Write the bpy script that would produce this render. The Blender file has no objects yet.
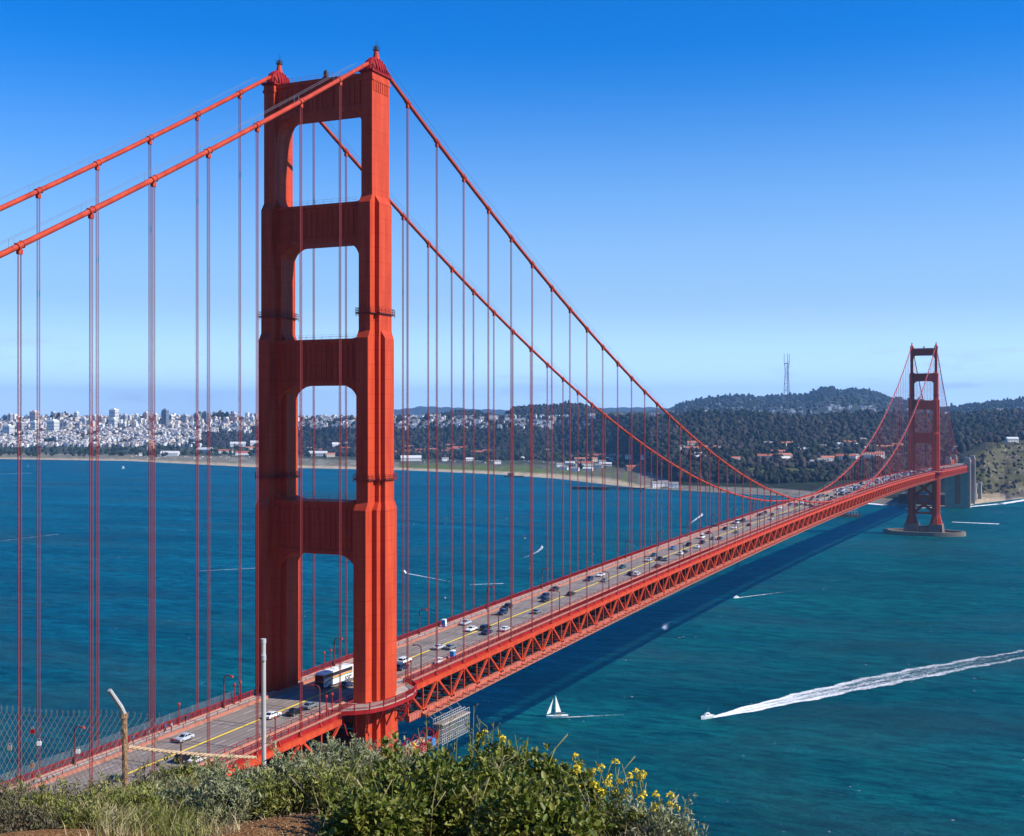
import bpy, math, random
import numpy as np
from mathutils import Vector, Matrix
R_ = math.radians
rnd = random.Random(7)
nrs = np.random.RandomState(5)
scn = bpy.context.scene
COL = scn.collection

# ------------------------------------------------------------------ camera
CX, CY, CZ, YAW, F, VY = 162.74, -247.92, 141.22, 0.4303, 1225.85, 415.51
FW = np.array([-math.sin(YAW), math.cos(YAW), 0.0])
RT = np.array([math.cos(YAW), math.sin(YAW), 0.0])
CAM = np.array([CX, CY, CZ])
cd = bpy.data.cameras.new("camera")
cam = bpy.data.objects.new("camera", cd); COL.objects.link(cam)
cam.location = (CX, CY, CZ); cam.rotation_euler = (R_(90), 0, YAW)
cd.sensor_width = 36.0; cd.lens = F * 36.0 / 1024.0
cd.shift_y = -(418.0 - VY) / 1024.0
cd.clip_start = 0.2; cd.clip_end = 90000
scn.camera = cam

# ------------------------------------------------------------------ sky, sun, exposure
SUN_EL, SUN_AZ = R_(37.3), math.atan2(0.993, 0.115)
w = bpy.data.worlds.new("World"); scn.world = w; w.use_nodes = True
wn = w.node_tree; bg = wn.nodes['Background']
sky = wn.nodes.new('ShaderNodeTexSky'); sky.sky_type = 'NISHITA'
sky.sun_disc = False; sky.sun_elevation = SUN_EL; sky.sun_rotation = SUN_AZ
sky.altitude = 100; sky.air_density = 1.0; sky.dust_density = 0.3; sky.ozone_density = 3.0
hs = wn.nodes.new('ShaderNodeHueSaturation'); hs.inputs['Saturation'].default_value = 1.5
hs.inputs['Value'].default_value = 1.0
wn.links.new(sky.outputs[0], hs.inputs['Color']); tn = wn.nodes.new('ShaderNodeMixRGB'); tn.blend_type = 'MULTIPLY'; tn.inputs[0].default_value = 1; tn.inputs[2].default_value = (.16, 1.0, 1.42, 1)
wn.links.new(hs.outputs[0], tn.inputs[1]); # paler band of air towards the horizon
wt = wn.nodes.new('ShaderNodeTexCoord'); wsp = wn.nodes.new('ShaderNodeSeparateXYZ'); wn.links.new(wt.outputs['Generated'], wsp.inputs[0])
wr = wn.nodes.new('ShaderNodeMapRange'); wr.interpolation_type = 'SMOOTHSTEP'; wr.inputs[1].default_value = -.02; wr.inputs[2].default_value = .30; wr.inputs[3].default_value = .9; wr.inputs[4].default_value = 0.0
wn.links.new(wsp.outputs[2], wr.inputs[0])
hz = wn.nodes.new('ShaderNodeMixRGB'); hz.inputs[2].default_value = (.575 / .125, .715 / .125, 1.0 / .125, 1)
wn.links.new(wr.outputs[0], hz.inputs[0]); wn.links.new(tn.outputs[0], hz.inputs[1])
wl = wn.nodes.new('ShaderNodeMapRange'); wl.interpolation_type = 'SMOOTHSTEP'; wl.inputs[1].default_value = 0; wl.inputs[2].default_value = .10; wl.inputs[3].default_value = 1.95; wl.inputs[4].default_value = 1.0
wn.links.new(wsp.outputs[2], wl.inputs[0])
hg = wn.nodes.new('ShaderNodeVectorMath'); hg.operation = 'SCALE'; wn.links.new(hz.outputs[0], hg.inputs[0]); wn.links.new(wl.outputs[0], hg.inputs['Scale'])
# a few faint wisps of cloud low in the sky
wm = wn.nodes.new('ShaderNodeMapping'); wm.inputs['Scale'].default_value = (7, 7, 34); wm.inputs['Location'].default_value = (2.3, .8, .4); wn.links.new(wt.outputs['Generated'], wm.inputs[0])
wz = wn.nodes.new('ShaderNodeTexNoise'); wz.inputs['Scale'].default_value = 1.6; wz.inputs['Detail'].default_value = 7; wz.inputs['Roughness'].default_value = .6; wn.links.new(wm.outputs[0], wz.inputs['Vector'])
wc = wn.nodes.new('ShaderNodeMapRange'); wc.inputs[1].default_value = .56; wc.inputs[2].default_value = .74; wc.inputs[3].default_value = 0; wc.inputs[4].default_value = .5; wn.links.new(wz.outputs[0], wc.inputs[0])
we = wn.nodes.new('ShaderNodeMapRange'); we.interpolation_type = 'SMOOTHSTEP'; we.inputs[1].default_value = .13; we.inputs[2].default_value = .03; we.inputs[3].default_value = 0; we.inputs[4].default_value = 1; wn.links.new(wsp.outputs[2], we.inputs[0])
wk_ = wn.nodes.new('ShaderNodeMath'); wk_.operation = 'MULTIPLY'; wn.links.new(wc.outputs[0], wk_.inputs[0]); wn.links.new(we.outputs[0], wk_.inputs[1])
wx = wn.nodes.new('ShaderNodeMixRGB'); wx.inputs[2].default_value = (.60 / .125, .66 / .125, .86 / .125, 1); wn.links.new(wk_.outputs[0], wx.inputs[0]); wn.links.new(hg.outputs[0], wx.inputs[1])
wn.links.new(wx.outputs[0], bg.inputs['Color'])
bg.inputs['Strength'].default_value = 0.095
sd = bpy.data.lights.new("sun", 'SUN'); sd.energy = 5.0; sd.angle = R_(0.5); sd.color = (1.0, 0.93, 0.82)
sun = bpy.data.objects.new("sun", sd); COL.objects.link(sun)
sdir = Vector((math.sin(SUN_AZ) * math.cos(SUN_EL), math.cos(SUN_AZ) * math.cos(SUN_EL), math.sin(SUN_EL)))
sun.rotation_euler = sdir.to_track_quat('Z', 'Y').to_euler(); sun.location = (300, 0, 500)
vs = scn.view_settings
vs.view_transform = 'Standard'; vs.look = 'None'; vs.gamma = 1.0; vs.use_curve_mapping = False; vs.exposure = 0.45
cy = scn.cycles
cy.max_bounces = 5; cy.diffuse_bounces = 2; cy.glossy_bounces = 2; cy.transmission_bounces = 2
cy.transparent_max_bounces = 12; cy.volume_bounces = 0; cy.use_denoising = True
cy.sample_clamp_indirect = 4.0

# ------------------------------------------------------------------ helpers
def ray(px, py): return FW + RT * (px - 512) / F + np.array([0, 0, 1.0]) * (VY - py) / F
def at_d(px, py, D): return CAM + ray(px, py) * D
def on_z(px, py, z=0.0):
    d = ray(px, py); return CAM + d * ((z - CZ) / d[2])
def on_x(px, py, x):
    d = ray(px, py); return CAM + d * ((x - CX) / d[0])
def proj(P):
    d = np.asarray(P, float) - CAM; D = d @ FW
    return 512 + F * (d @ RT) / D, VY - F * d[2] / D, D
def interp(x, pts):
    xs = [p[0] for p in pts]; ys = [p[1] for p in pts]
    return float(np.interp(x, xs, ys))

class MB:
    """collects faces of one mesh object"""
    def __init__(s): s.v = []; s.f = []; s.m = []; s.cur = 0
    def mat(s, i): s.cur = i; return s
    def add(s, vs, fs):
        o = len(s.v); s.v.extend([tuple(map(float, p)) for p in vs])
        s.f.extend([tuple(o + i for i in f) for f in fs]); s.m.extend([s.cur] * len(fs)); return s
    def box(s, x0, x1, y0, y1, z0, z1):
        return s.add([(x0, y0, z0), (x1, y0, z0), (x1, y1, z0), (x0, y1, z0), (x0, y0, z1), (x1, y0, z1), (x1, y1, z1), (x0, y1, z1)],
                     [(0, 3, 2, 1), (4, 5, 6, 7), (0, 1, 5, 4), (1, 2, 6, 5), (2, 3, 7, 6), (3, 0, 4, 7)])
    def hexa(s, p): # 8 points, bottom 4 then top 4
        return s.add(p, [(0, 3, 2, 1), (4, 5, 6, 7), (0, 1, 5, 4), (1, 2, 6, 5), (2, 3, 7, 6), (3, 0, 4, 7)])
    def beam(s, a, b, wx, wy=None, up=(0, 0, 1)):
        wy = wx if wy is None else wy
        a = np.array(a, float); b = np.array(b, float); d = b - a; L = np.linalg.norm(d)
        if L < 1e-9: return s
        d /= L; u = np.array(up, float)
        if abs(d @ u) > 0.98: u = np.array([0, 1.0, 0])
        sx = np.cross(d, u); sx /= np.linalg.norm(sx); sy = np.cross(sx, d)
        c = [(-1, -1), (1, -1), (1, 1), (-1, 1)]
        p = [a + sx * i * wx / 2 + sy * j * wy / 2 for i, j in c] + [b + sx * i * wx / 2 + sy * j * wy / 2 for i, j in c]
        return s.hexa(p)
    def tube(s, pts, r, n=6, caps=True):
        pts = [np.array(p, float) for p in pts]
        rr = r if hasattr(r, '__len__') else [r] * len(pts)
        vs = []; prev = None
        for i, p in enumerate(pts):
            d = (pts[min(i + 1, len(pts) - 1)] - pts[max(i - 1, 0)]); d = d / (np.linalg.norm(d) + 1e-12)
            if prev is None:
                u = np.array([0, 0, 1.0]) if abs(d[2]) < .95 else np.array([1.0, 0, 0])
            else: u = prev
            a = np.cross(d, u); a /= np.linalg.norm(a) + 1e-12; b = np.cross(a, d); prev = b
            for k in range(n):
                t = 2 * math.pi * k / n; vs.append(p + (a * math.cos(t) + b * math.sin(t)) * rr[i])
        fs = []
        for i in range(len(pts) - 1):
            for k in range(n):
                k2 = (k + 1) % n; fs.append((i * n + k, i * n + k2, (i + 1) * n + k2, (i + 1) * n + k))
        if caps: fs += [tuple(range(n))[::-1], tuple((len(pts) - 1) * n + k for k in range(n))]
        return s.add(vs, fs)
    def lathe(s, c, prof, n=12, sx=1, sy=1):
        vs = []; fs = []
        for r, z in prof:
            for k in range(n):
                t = 2 * math.pi * k / n; vs.append((c[0] + sx * r * math.cos(t), c[1] + sy * r * math.sin(t), c[2] + z))
        for i in range(len(prof) - 1):
            for k in range(n):
                k2 = (k + 1) % n; fs.append((i * n + k, i * n + k2, (i + 1) * n + k2, (i + 1) * n + k))
        fs += [tuple(range(n))[::-1], tuple((len(prof) - 1) * n + k for k in range(n))]
        return s.add(vs, fs)
    def prism(s, poly, z0, z1, poly2=None):
        n = len(poly); p2 = poly2 or poly
        return s.add([(x, y, z0) for x, y in poly] + [(x, y, z1) for x, y in p2],
                     [(k, (k + 1) % n, n + (k + 1) % n, n + k) for k in range(n)] + [tuple(range(n))[::-1], tuple(range(n, 2 * n))])
    def prism_y(s, poly_xz, y0, y1):
        n = len(poly_xz)
        return s.add([(x, y0, z) for x, z in poly_xz] + [(x, y1, z) for x, z in poly_xz],
                     [(k, (k + 1) % n, n + (k + 1) % n, n + k) for k in range(n)] + [tuple(range(n))[::-1], tuple(range(n, 2 * n))])
    def prism_x(s, poly_yz, x0, x1):
        n = len(poly_yz)
        return s.add([(x0, y, z) for y, z in poly_yz] + [(x1, y, z) for y, z in poly_yz],
                     [(k, (k + 1) % n, n + (k + 1) % n, n + k) for k in range(n)] + [tuple(range(n))[::-1], tuple(range(n, 2 * n))])
    def mesh(s, name, mats, smooth=False):
        me = bpy.data.meshes.new(name); me.from_pydata(s.v, [], s.f)
        for m in (mats if isinstance(mats, (list, tuple)) else [mats]): me.materials.append(m)
        if len(me.materials) > 1: me.polygons.foreach_set('material_index', s.m)
        if smooth: me.polygons.foreach_set('use_smooth', [True] * len(s.f))
        me.update(); return me
    def obj(s, name, mats, parent=None, smooth=False, fix=True):
        me = s.mesh(name, mats, smooth)
        if fix:
            import bmesh
            b = bmesh.new(); b.from_mesh(me); bmesh.ops.recalc_face_normals(b, faces=b.faces); b.to_mesh(me); b.free()
        o = bpy.data.objects.new(name, me); COL.objects.link(o)
        if parent: o.parent = parent
        return o

def np_mesh(name, V, Fq, mats, parent=None, smooth=False, mi=None):
    """fast mesh from numpy verts and equal-sized faces"""
    me = bpy.data.meshes.new(name); n, k = Fq.shape
    me.vertices.add(len(V)); me.vertices.foreach_set('co', np.asarray(V, np.float32).ravel())
    me.loops.add(n * k); me.loops.foreach_set('vertex_index', Fq.astype(np.int32).ravel())
    me.polygons.add(n); me.polygons.foreach_set('loop_start', np.arange(0, n * k, k, dtype=np.int32))
    me.polygons.foreach_set('loop_total', np.full(n, k, np.int32))
    for m in (mats if isinstance(mats, (list, tuple)) else [mats]): me.materials.append(m)
    if mi is not None: me.polygons.foreach_set('material_index', np.asarray(mi, np.int32))
    if smooth: me.polygons.foreach_set('use_smooth', np.ones(n, bool))
    me.update(calc_edges=True); me.validate()
    o = bpy.data.objects.new(name, me); COL.objects.link(o)
    if parent: o.parent = parent
    return o

def tag(o, label=None, cat=None, group=None, kind=None):
    if label: o['label'] = label
    if cat: o['category'] = cat
    if group: o['group'] = group
    if kind: o['kind'] = kind
    return o
def empty(name, loc=(0, 0, 0), rz=0, parent=None):
    o = bpy.data.objects.new(name, None); COL.objects.link(o); o.location = loc; o.rotation_euler = (0, 0, rz)
    o.empty_display_size = 0.5
    if parent: o.parent = parent
    return o
KIDS = {}
def copy_tree(o, parent=None):
    c = o.copy(); COL.objects.link(c)
    if parent: c.parent = parent
    for ch in list(o.children): copy_tree(ch, c)
    return c

# ------------------------------------------------------------------ materials
def mat(name, col, rough=0.6, spec=0.5, metal=0.0, var=None, vscale=1.0, bump=0.0, bscale=5.0, stretch=None, coord='Object', alpha=None):
    m = bpy.data.materials.new(name); m.use_nodes = True; nt = m.node_tree; N = nt.nodes; L = nt.links
    b = N['Principled BSDF']; b.inputs['Roughness'].default_value = rough; b.inputs['Metallic'].default_value = metal
    b.inputs['Specular IOR Level'].default_value = spec
    b.inputs['Base Color'].default_value = (*col, 1)
    tc = N.new('ShaderNodeTexCoord'); mp = N.new('ShaderNodeMapping'); L.new(tc.outputs[coord], mp.inputs[0])
    if stretch: mp.inputs['Scale'].default_value = stretch
    if var:
        n = N.new('ShaderNodeTexNoise'); n.inputs['Scale'].default_value = vscale; n.inputs['Detail'].default_value = 6
        n.inputs['Roughness'].default_value = 0.65
        L.new(mp.outputs[0], n.inputs['Vector'])
        r = N.new('ShaderNodeValToRGB'); r.color_ramp.elements[0].position = 0.32; r.color_ramp.elements[1].position = 0.68
        r.color_ramp.elements[0].color = (*col, 1); r.color_ramp.elements[1].color = (*var, 1)
        L.new(n.outputs[0], r.inputs[0]); L.new(r.outputs[0], b.inputs['Base Color'])
    if bump:
        n2 = N.new('ShaderNodeTexNoise'); n2.inputs['Scale'].default_value = bscale; n2.inputs['Detail'].default_value = 5
        L.new(mp.outputs[0], n2.inputs['Vector'])
        bp = N.new('ShaderNodeBump'); bp.inputs['Strength'].default_value = bump; bp.inputs['Distance'].default_value = 0.1
        L.new(n2.outputs[0], bp.inputs['Height']); L.new(bp.outputs[0], b.inputs['Normal'])
    return m

def island_mat(name, cols, rough=0.6, spec=0.3, trans=0.0):
    """a colour of its own for each loose piece (leaf, crown, house)"""
    m = bpy.data.materials.new(name); m.use_nodes = True; nt = m.node_tree; N = nt.nodes; L = nt.links
    b = N['Principled BSDF']; b.inputs['Roughness'].default_value = rough; b.inputs['Specular IOR Level'].default_value = spec
    g = N.new('ShaderNodeNewGeometry'); r = N.new('ShaderNodeValToRGB'); r.color_ramp.interpolation = 'LINEAR'
    e = r.color_ramp.elements
    while len(e) < len(cols): e.new(0.5)
    for i, c in enumerate(cols): e[i].position = i / (len(cols) - 1); e[i].color = (*c, 1)
    L.new(g.outputs['Random Per Island'], r.inputs[0]); L.new(r.outputs[0], b.inputs['Base Color'])
    if trans:
        t = N.new('ShaderNodeBsdfTranslucent'); L.new(r.outputs[0], t.inputs[0])
        mx = N.new('ShaderNodeMixShader'); mx.inputs[0].default_value = trans
        L.new(b.outputs[0], mx.inputs[1]); L.new(t.outputs[0], mx.inputs[2]); L.new(mx.outputs[0], N['Material Output'].inputs[0])
    return m

ORANGE = (0.56, 0.060, 0.019)
def paint_mat(name, col, seams=True):
    m = mat(name, col, 0.55, 0.12); nt = m.node_tree; N = nt.nodes; L = nt.links; b = N['Principled BSDF']
    tc = N.new('ShaderNodeTexCoord')
    mp = N.new('ShaderNodeMapping'); mp.inputs['Scale'].default_value = (0.55, 0.55, 0.05); L.new(tc.outputs['Object'], mp.inputs[0])
    n = N.new('ShaderNodeTexNoise'); n.inputs['Scale'].default_value = 1.0; n.inputs['Detail'].default_value = 8; n.inputs['Roughness'].default_value = .7
    L.new(mp.outputs[0], n.inputs['Vector'])
    r = N.new('ShaderNodeValToRGB'); r.color_ramp.elements[0].position = .3; r.color_ramp.elements[1].position = .72
    r.color_ramp.elements[0].color = (col[0] * .66, col[1] * .58, col[2] * .8, 1); r.color_ramp.elements[1].color = (min(1, col[0] * 1.12), col[1] * 1.35, col[2] * 1.5, 1)
    L.new(n.outputs[0], r.inputs[0])
    if seams:   # riveted plate seams every few metres of height
        sp = N.new('ShaderNodeSeparateXYZ'); L.new(tc.outputs['Object'], sp.inputs[0])
        mm = N.new('ShaderNodeMath'); mm.operation = 'PINGPONG'; mm.inputs[1].default_value = 1.7; L.new(sp.outputs[2], mm.inputs[0])
        lt = N.new('ShaderNodeMath'); lt.operation = 'LESS_THAN'; lt.inputs[1].default_value = 0.09; L.new(mm.outputs[0], lt.inputs[0])
        mx = N.new('ShaderNodeMixRGB'); mx.inputs[2].default_value = (col[0] * .72, col[1] * .6, col[2] * .7, 1)
        m2 = N.new('ShaderNodeMath'); m2.operation = 'MULTIPLY'; m2.inputs[1].default_value = .7; L.new(lt.outputs[0], m2.inputs[0])
        L.new(m2.outputs[0], mx.inputs[0]); L.new(r.outputs[0], mx.inputs[1]); L.new(mx.outputs[0], b.inputs['Base Color'])
    else: L.new(r.outputs[0], b.inputs['Base Color'])
    return m
M = {}
M['orange'] = paint_mat('orange_paint', ORANGE)
M['orange2'] = paint_mat('orange_paint_plain', ORANGE, False)
M['cable'] = paint_mat('cable_paint', (0.50, 0.056, 0.024), False)
M['rope'] = mat('rope_paint', (0.36, 0.035, 0.03), 0.6)
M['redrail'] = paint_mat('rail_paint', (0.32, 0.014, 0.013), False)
M['chord'] = paint_mat('chord_paint', (0.52, 0.14, 0.08), False)
M['pinkwalk'] = mat('faded_walkway', (0.44, 0.17, 0.11), .8, var=(.35, .12, .075), vscale=.5)
M['dark'] = mat('dark_steel', (0.03, 0.02, 0.02), .6)
M['conc'] = mat('concrete', (0.33, 0.29, 0.23), .85, var=(.24, .21, .17), vscale=.15, bump=.3, bscale=1)
M['sidewalk'] = mat('sidewalk_concrete', (0.46, 0.40, 0.33), .85, var=(.36, .31, .25), vscale=.3)
M['steel'] = mat('galvanised_steel', (0.45, 0.46, 0.47), .45, metal=.6, var=(.36, .37, .38), vscale=6)
M['white'] = mat('white_paint', (0.80, 0.80, 0.78), .45)
M['yellow'] = mat('yellow_line', (0.85, 0.58, 0.02), .7)
M['glass'] = mat('dark_glass', (0.012, 0.015, 0.02), .08, spec=.6)
M['tyre'] = mat('tyre_rubber', (0.015, 0.015, 0.015), .8)
M['toilet'] = mat('blue_plastic', (0.03, 0.22, 0.55), .4)
M['foam'] = mat('foam_white', (.8, .82, .82), .8)

# asphalt with joints, wheel tracks and lane dashes laid in metres along the bridge
def road_mat():
    m = mat('roadway_concrete', (.2, .165, .14), .85); nt = m.node_tree; N = nt.nodes; L = nt.links; b = N['Principled BSDF']
    tc = N.new('ShaderNodeTexCoord'); sp = N.new('ShaderNodeSeparateXYZ'); L.new(tc.outputs['Object'], sp.inputs[0])
    n = N.new('ShaderNodeTexNoise'); n.inputs['Scale'].default_value = .35; n.inputs['Detail'].default_value = 8; n.inputs['Roughness'].default_value = .7
    mp = N.new('ShaderNodeMapping'); mp.inputs['Scale'].default_value = (1.6, .25, 1); L.new(tc.outputs['Object'], mp.inputs[0]); L.new(mp.outputs[0], n.inputs['Vector'])
    r = N.new('ShaderNodeValToRGB'); r.color_ramp.elements[0].position = .3; r.color_ramp.elements[1].position = .7
    r.color_ramp.elements[0].color = (.175, .135, .11, 1); r.color_ramp.elements[1].color = (.30, .245, .205, 1)
    L.new(n.outputs[0], r.inputs[0])
    def band(src, period, width, off=0.0):
        a = N.new('ShaderNodeMath'); a.operation = 'ADD'; a.inputs[1].default_value = off; L.new(src, a.inputs[0])
        p = N.new('ShaderNodeMath'); p.operation = 'PINGPONG'; p.inputs[1].default_value = period / 2; L.new(a.outputs[0], p.inputs[0])
        l = N.new('ShaderNodeMath'); l.operation = 'LESS_THAN'; l.inputs[1].default_value = width / 2; L.new(p.outputs[0], l.inputs[0])
        return l.outputs[0]
    def mul(a, k):
        q = N.new('ShaderNodeMath'); q.operation = 'MULTIPLY'; L.new(a, q.inputs[0])
        if isinstance(k, float): q.inputs[1].default_value = k
        else: L.new(k, q.inputs[1])
        return q.outputs[0]
    def over(base, fac, col):
        x = N.new('ShaderNodeMixRGB'); L.new(fac, x.inputs[0]); L.new(base, x.inputs[1]); x.inputs[2].default_value = (*col, 1); return x.outputs[0]
    c = over(r.outputs[0], mul(band(sp.outputs[1], 15.24, .45), .85), (.03, .026, .024))
    c = over(c, mul(band(sp.outputs[0], 1.56, .5, .78), .3), (.09, .072, .062))
    dash = mul(mul(band(sp.outputs[0], 3.12, .14), band(sp.outputs[1], 11.0, 3.5)), .85)
    c = over(c, dash, (.55, .53, .5))
    L.new(c, b.inputs['Base Color']); return m
M['road'] = road_mat()

def water_mat():
    m = bpy.data.materials.new('sea_water'); m.use_nodes = True; nt = m.node_tree; N = nt.nodes; L = nt.links; b = N['Principled BSDF']
    tc = N.new('ShaderNodeTexCoord')
    def noise(scale, st=(1, 1, 1), rot=0.0, det=4, rough=.55, dist=0.0):
        mp = N.new('ShaderNodeMapping'); mp.inputs['Scale'].default_value = st; mp.inputs['Rotation'].default_value = (0, 0, rot); L.new(tc.outputs['Object'], mp.inputs[0])
        n = N.new('ShaderNodeTexNoise'); n.inputs['Scale'].default_value = scale; n.inputs['Detail'].default_value = det; n.inputs['Roughness'].default_value = rough
        n.inputs['Distortion'].default_value = dist
        L.new(mp.outputs[0], n.inputs['Vector']); return n.outputs[0]
    big = noise(.0022, (1.0, .45, 1), .5, 5, .6, .6)
    r = N.new('ShaderNodeValToRGB'); e = r.color_ramp.elements; e[0].position = .3; e[1].position = .7
    e[0].color = (.003, .092, .092, 1); e[1].color = (.001, .115, .15, 1)
    e[0].color = (.003, .080, .080, 1); e[1].color = (.002, .108, .118, 1); L.new(big, r.inputs[0])
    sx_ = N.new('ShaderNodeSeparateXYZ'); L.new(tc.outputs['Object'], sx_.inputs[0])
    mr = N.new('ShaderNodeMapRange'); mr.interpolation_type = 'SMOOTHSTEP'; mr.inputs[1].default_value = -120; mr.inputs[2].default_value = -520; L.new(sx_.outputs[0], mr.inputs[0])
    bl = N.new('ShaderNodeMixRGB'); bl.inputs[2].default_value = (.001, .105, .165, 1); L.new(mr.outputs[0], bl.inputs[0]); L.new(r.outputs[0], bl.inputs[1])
    # streaks of current
    st = noise(.012, (.18, 1.0, 1), R_(-28), 5, .6, .8)
    r2 = N.new('ShaderNodeValToRGB'); r2.color_ramp.elements[0].position = .35; r2.color_ramp.elements[1].position = .75
    r2.color_ramp.elements[0].color = (.45, .48, .5, 1); r2.color_ramp.elements[1].color = (1.3, 1.3, 1.22, 1)
    L.new(st, r2.inputs[0])
    mu = N.new('ShaderNodeMixRGB'); mu.blend_type = 'MULTIPLY'; mu.inputs[0].default_value = 1; L.new(bl.outputs[0], mu.inputs[1]); L.new(r2.outputs[0], mu.inputs[2])
    rp_ = noise(.16, (.35, 1, 1), R_(-24), 6, .75, .4)  # ripples: their light and dark sides are painted into the water colour
    r4 = N.new('ShaderNodeValToRGB'); r4.color_ramp.elements[0].position = .40; r4.color_ramp.elements[1].position = .60
    r4.color_ramp.elements[0].color = (.34, .42, .48, 1); r4.color_ramp.elements[1].color = (1.75, 1.6, 1.5, 1); L.new(rp_, r4.inputs[0])
    mq = N.new('ShaderNodeMixRGB'); mq.blend_type = 'MULTIPLY'; mq.inputs[0].default_value = 1; L.new(mu.outputs[0], mq.inputs[1]); L.new(r4.outputs[0], mq.inputs[2]); mu = mq
    # muddy patches
    md = noise(.006, (.5, 1, 1), R_(20), 4, .6, 1.0)
    r3 = N.new('ShaderNodeValToRGB'); r3.color_ramp.elements[0].position = .48; r3.color_ramp.elements[1].position = .72
    r3.color_ramp.elements[0].color = (0, 0, 0, 1); r3.color_ramp.elements[1].color = (.75, .75, .75, 1); L.new(md, r3.inputs[0])
    mx = N.new('ShaderNodeMixRGB'); L.new(r3.outputs[0], mx.inputs[0]); L.new(mu.outputs[0], mx.inputs[1]); mx.inputs[2].default_value = (.028, .068, .062, 1)
    N.remove(b); df = N.new('ShaderNodeBsdfDiffuse'); L.new(mx.outputs[0], df.inputs[0]); gl = N.new('ShaderNodeBsdfGlossy'); gl.inputs[0].default_value = (.04, .55, .72, 1); gl.inputs['Roughness'].default_value = .3
    fr_ = N.new('ShaderNodeFresnel'); fr_.inputs[0].default_value = 1.28; ms = N.new('ShaderNodeMixShader')
    h1 = noise(.07, (.4, 1, 1), R_(-25), 8, .72, .5); h2 = noise(.45, (.45, 1, 1), R_(-18), 5, .75, .3)
    ad = N.new('ShaderNodeMath'); ad.operation = 'MULTIPLY_ADD'; ad.inputs[1].default_value = 3.2
    L.new(h1, ad.inputs[0]); L.new(h2, ad.inputs[2])
    bp = N.new('ShaderNodeBump'); bp.inputs['Strength'].default_value = 1.0; bp.inputs['Distance'].default_value = 2.0
    L.new(ad.outputs[0], bp.inputs['Height'])
    for q in (df, gl, fr_): L.new(bp.outputs[0], q.inputs['Normal'])
    L.new(fr_.outputs[0], ms.inputs[0]); L.new(df.outputs[0], ms.inputs[1]); L.new(gl.outputs[0], ms.inputs[2]); L.new(ms.outputs[0], N['Material Output'].inputs[0])
    return m
M['water'] = water_mat()

# ================================================================== SETTING
def sheet(name, x0, x1, y0, y1, z, m):
    return MB().add([(x0, y0, z), (x1, y0, z), (x1, y1, z), (x0, y1, z)], [(0, 1, 2, 3)]).obj(name, m, fix=False)
tag(sheet('water', -40000, 40000, -20000, 60000, 0, M['water']), kind='structure')

# ---- far shore and hills: ridge lines as depth layers across the bay
def ycurve(*p): return [(p[i], p[i + 1]) for i in range(0, len(p), 2)]
SH = ycurve(-200, 457, 0, 459, 130, 461, 250, 467, 400, 470, 500, 474.5, 560, 479, 610, 485, 640, 488, 700, 491.5, 780, 496, 850, 500, 900, 507, 962, 507.5, 975, 504, 1000, 501, 1024, 498.5, 1100, 492, 1250, 480)
BE = ycurve(-200, 455, 0, 457, 130, 458.5, 250, 463.3, 400, 467, 500, 470.5, 560, 473, 610, 477, 640, 484, 700, 489, 780, 493, 850, 497, 900, 503, 962, 503, 975, 497.5, 1000, 497, 1012, 498, 1024, 496.5, 1100, 490, 1250, 478)
L2 = ycurve(-200, 450, 0, 452, 130, 454, 250, 456, 400, 461, 500, 463, 560, 464, 640, 467, 680, 485, 780, 488, 850, 494, 900, 499, 962, 499, 975, 494, 1000, 494.5, 1012, 496, 1024, 494, 1100, 487, 1250, 475)
Z2 = ycurve(-200, 6, 640, 6, 960, 7, 1024, 10, 1250, 10)
L3 = ycurve(-200, 445, 0, 447, 250, 447, 400, 452, 500, 453, 560, 452, 620, 456, 680, 473, 780, 474, 860, 474, 900, 472, 945, 466, 962, 459, 985, 449, 1005, 445, 1024, 443.5, 1100, 438, 1250, 434)
Z3 = ycurve(-200, 15, 250, 15, 400, 12, 560, 14, 620, 18, 680, 25, 900, 26, 940, 40, 962, 60, 985, 78, 1024, 82, 1250, 90)
L4 = ycurve(-200, 436, 0, 436, 250, 437, 400, 440, 500, 438, 560, 437, 620, 440, 700, 447, 780, 449, 860, 449, 900, 447, 962, 440, 1024, 435, 1250, 432)
D4 = ycurve(-200, 3900, 250, 3900, 400, 3700, 560, 3600, 700, 3000, 900, 2950, 962, 3000, 1024, 3050, 1250, 3100)
L5 = ycurve(-200, 420, 0, 419, 48, 418.5, 60, 417, 75, 419, 130, 418.5, 200, 418, 222, 417, 250, 419, 320, 418, 400, 418, 450, 417, 560, 418, 620, 417.5, 690, 414, 740, 414, 780, 416, 860, 413, 900, 414, 940, 415, 962, 416, 990, 412, 1024, 413, 1250, 412)
D5 = ycurve(-200, 4900, 250, 4800, 400, 4500, 560, 4300, 700, 4100, 1024, 4200, 1250, 4300)
L7 = ycurve(-200, 424, 380, 424, 410, 418, 440, 415, 456, 412.5, 470, 412, 488, 415, 506, 414, 512, 409.5, 530, 407, 560, 405, 580, 404.5, 592, 408, 606, 412, 640, 411.5, 665, 409, 685, 403, 705, 398, 722, 395.5, 738, 395.5, 750, 396.5, 762, 398, 775, 396, 792, 395.5, 806, 395, 814, 391.5, 822, 388.5, 830, 387.5, 842, 390.5, 855, 388.5, 870, 391.5, 890, 397, 905, 400, 925, 402, 943, 409, 958, 407, 985, 403, 1005, 401.5, 1024, 398.5, 1100, 396, 1250, 400)
D7 = ycurve(-200, 6300, 480, 6500, 512, 5700, 600, 5700, 640, 8000, 680, 9200, 920, 9200, 945, 7600, 1250, 7400)
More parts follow.
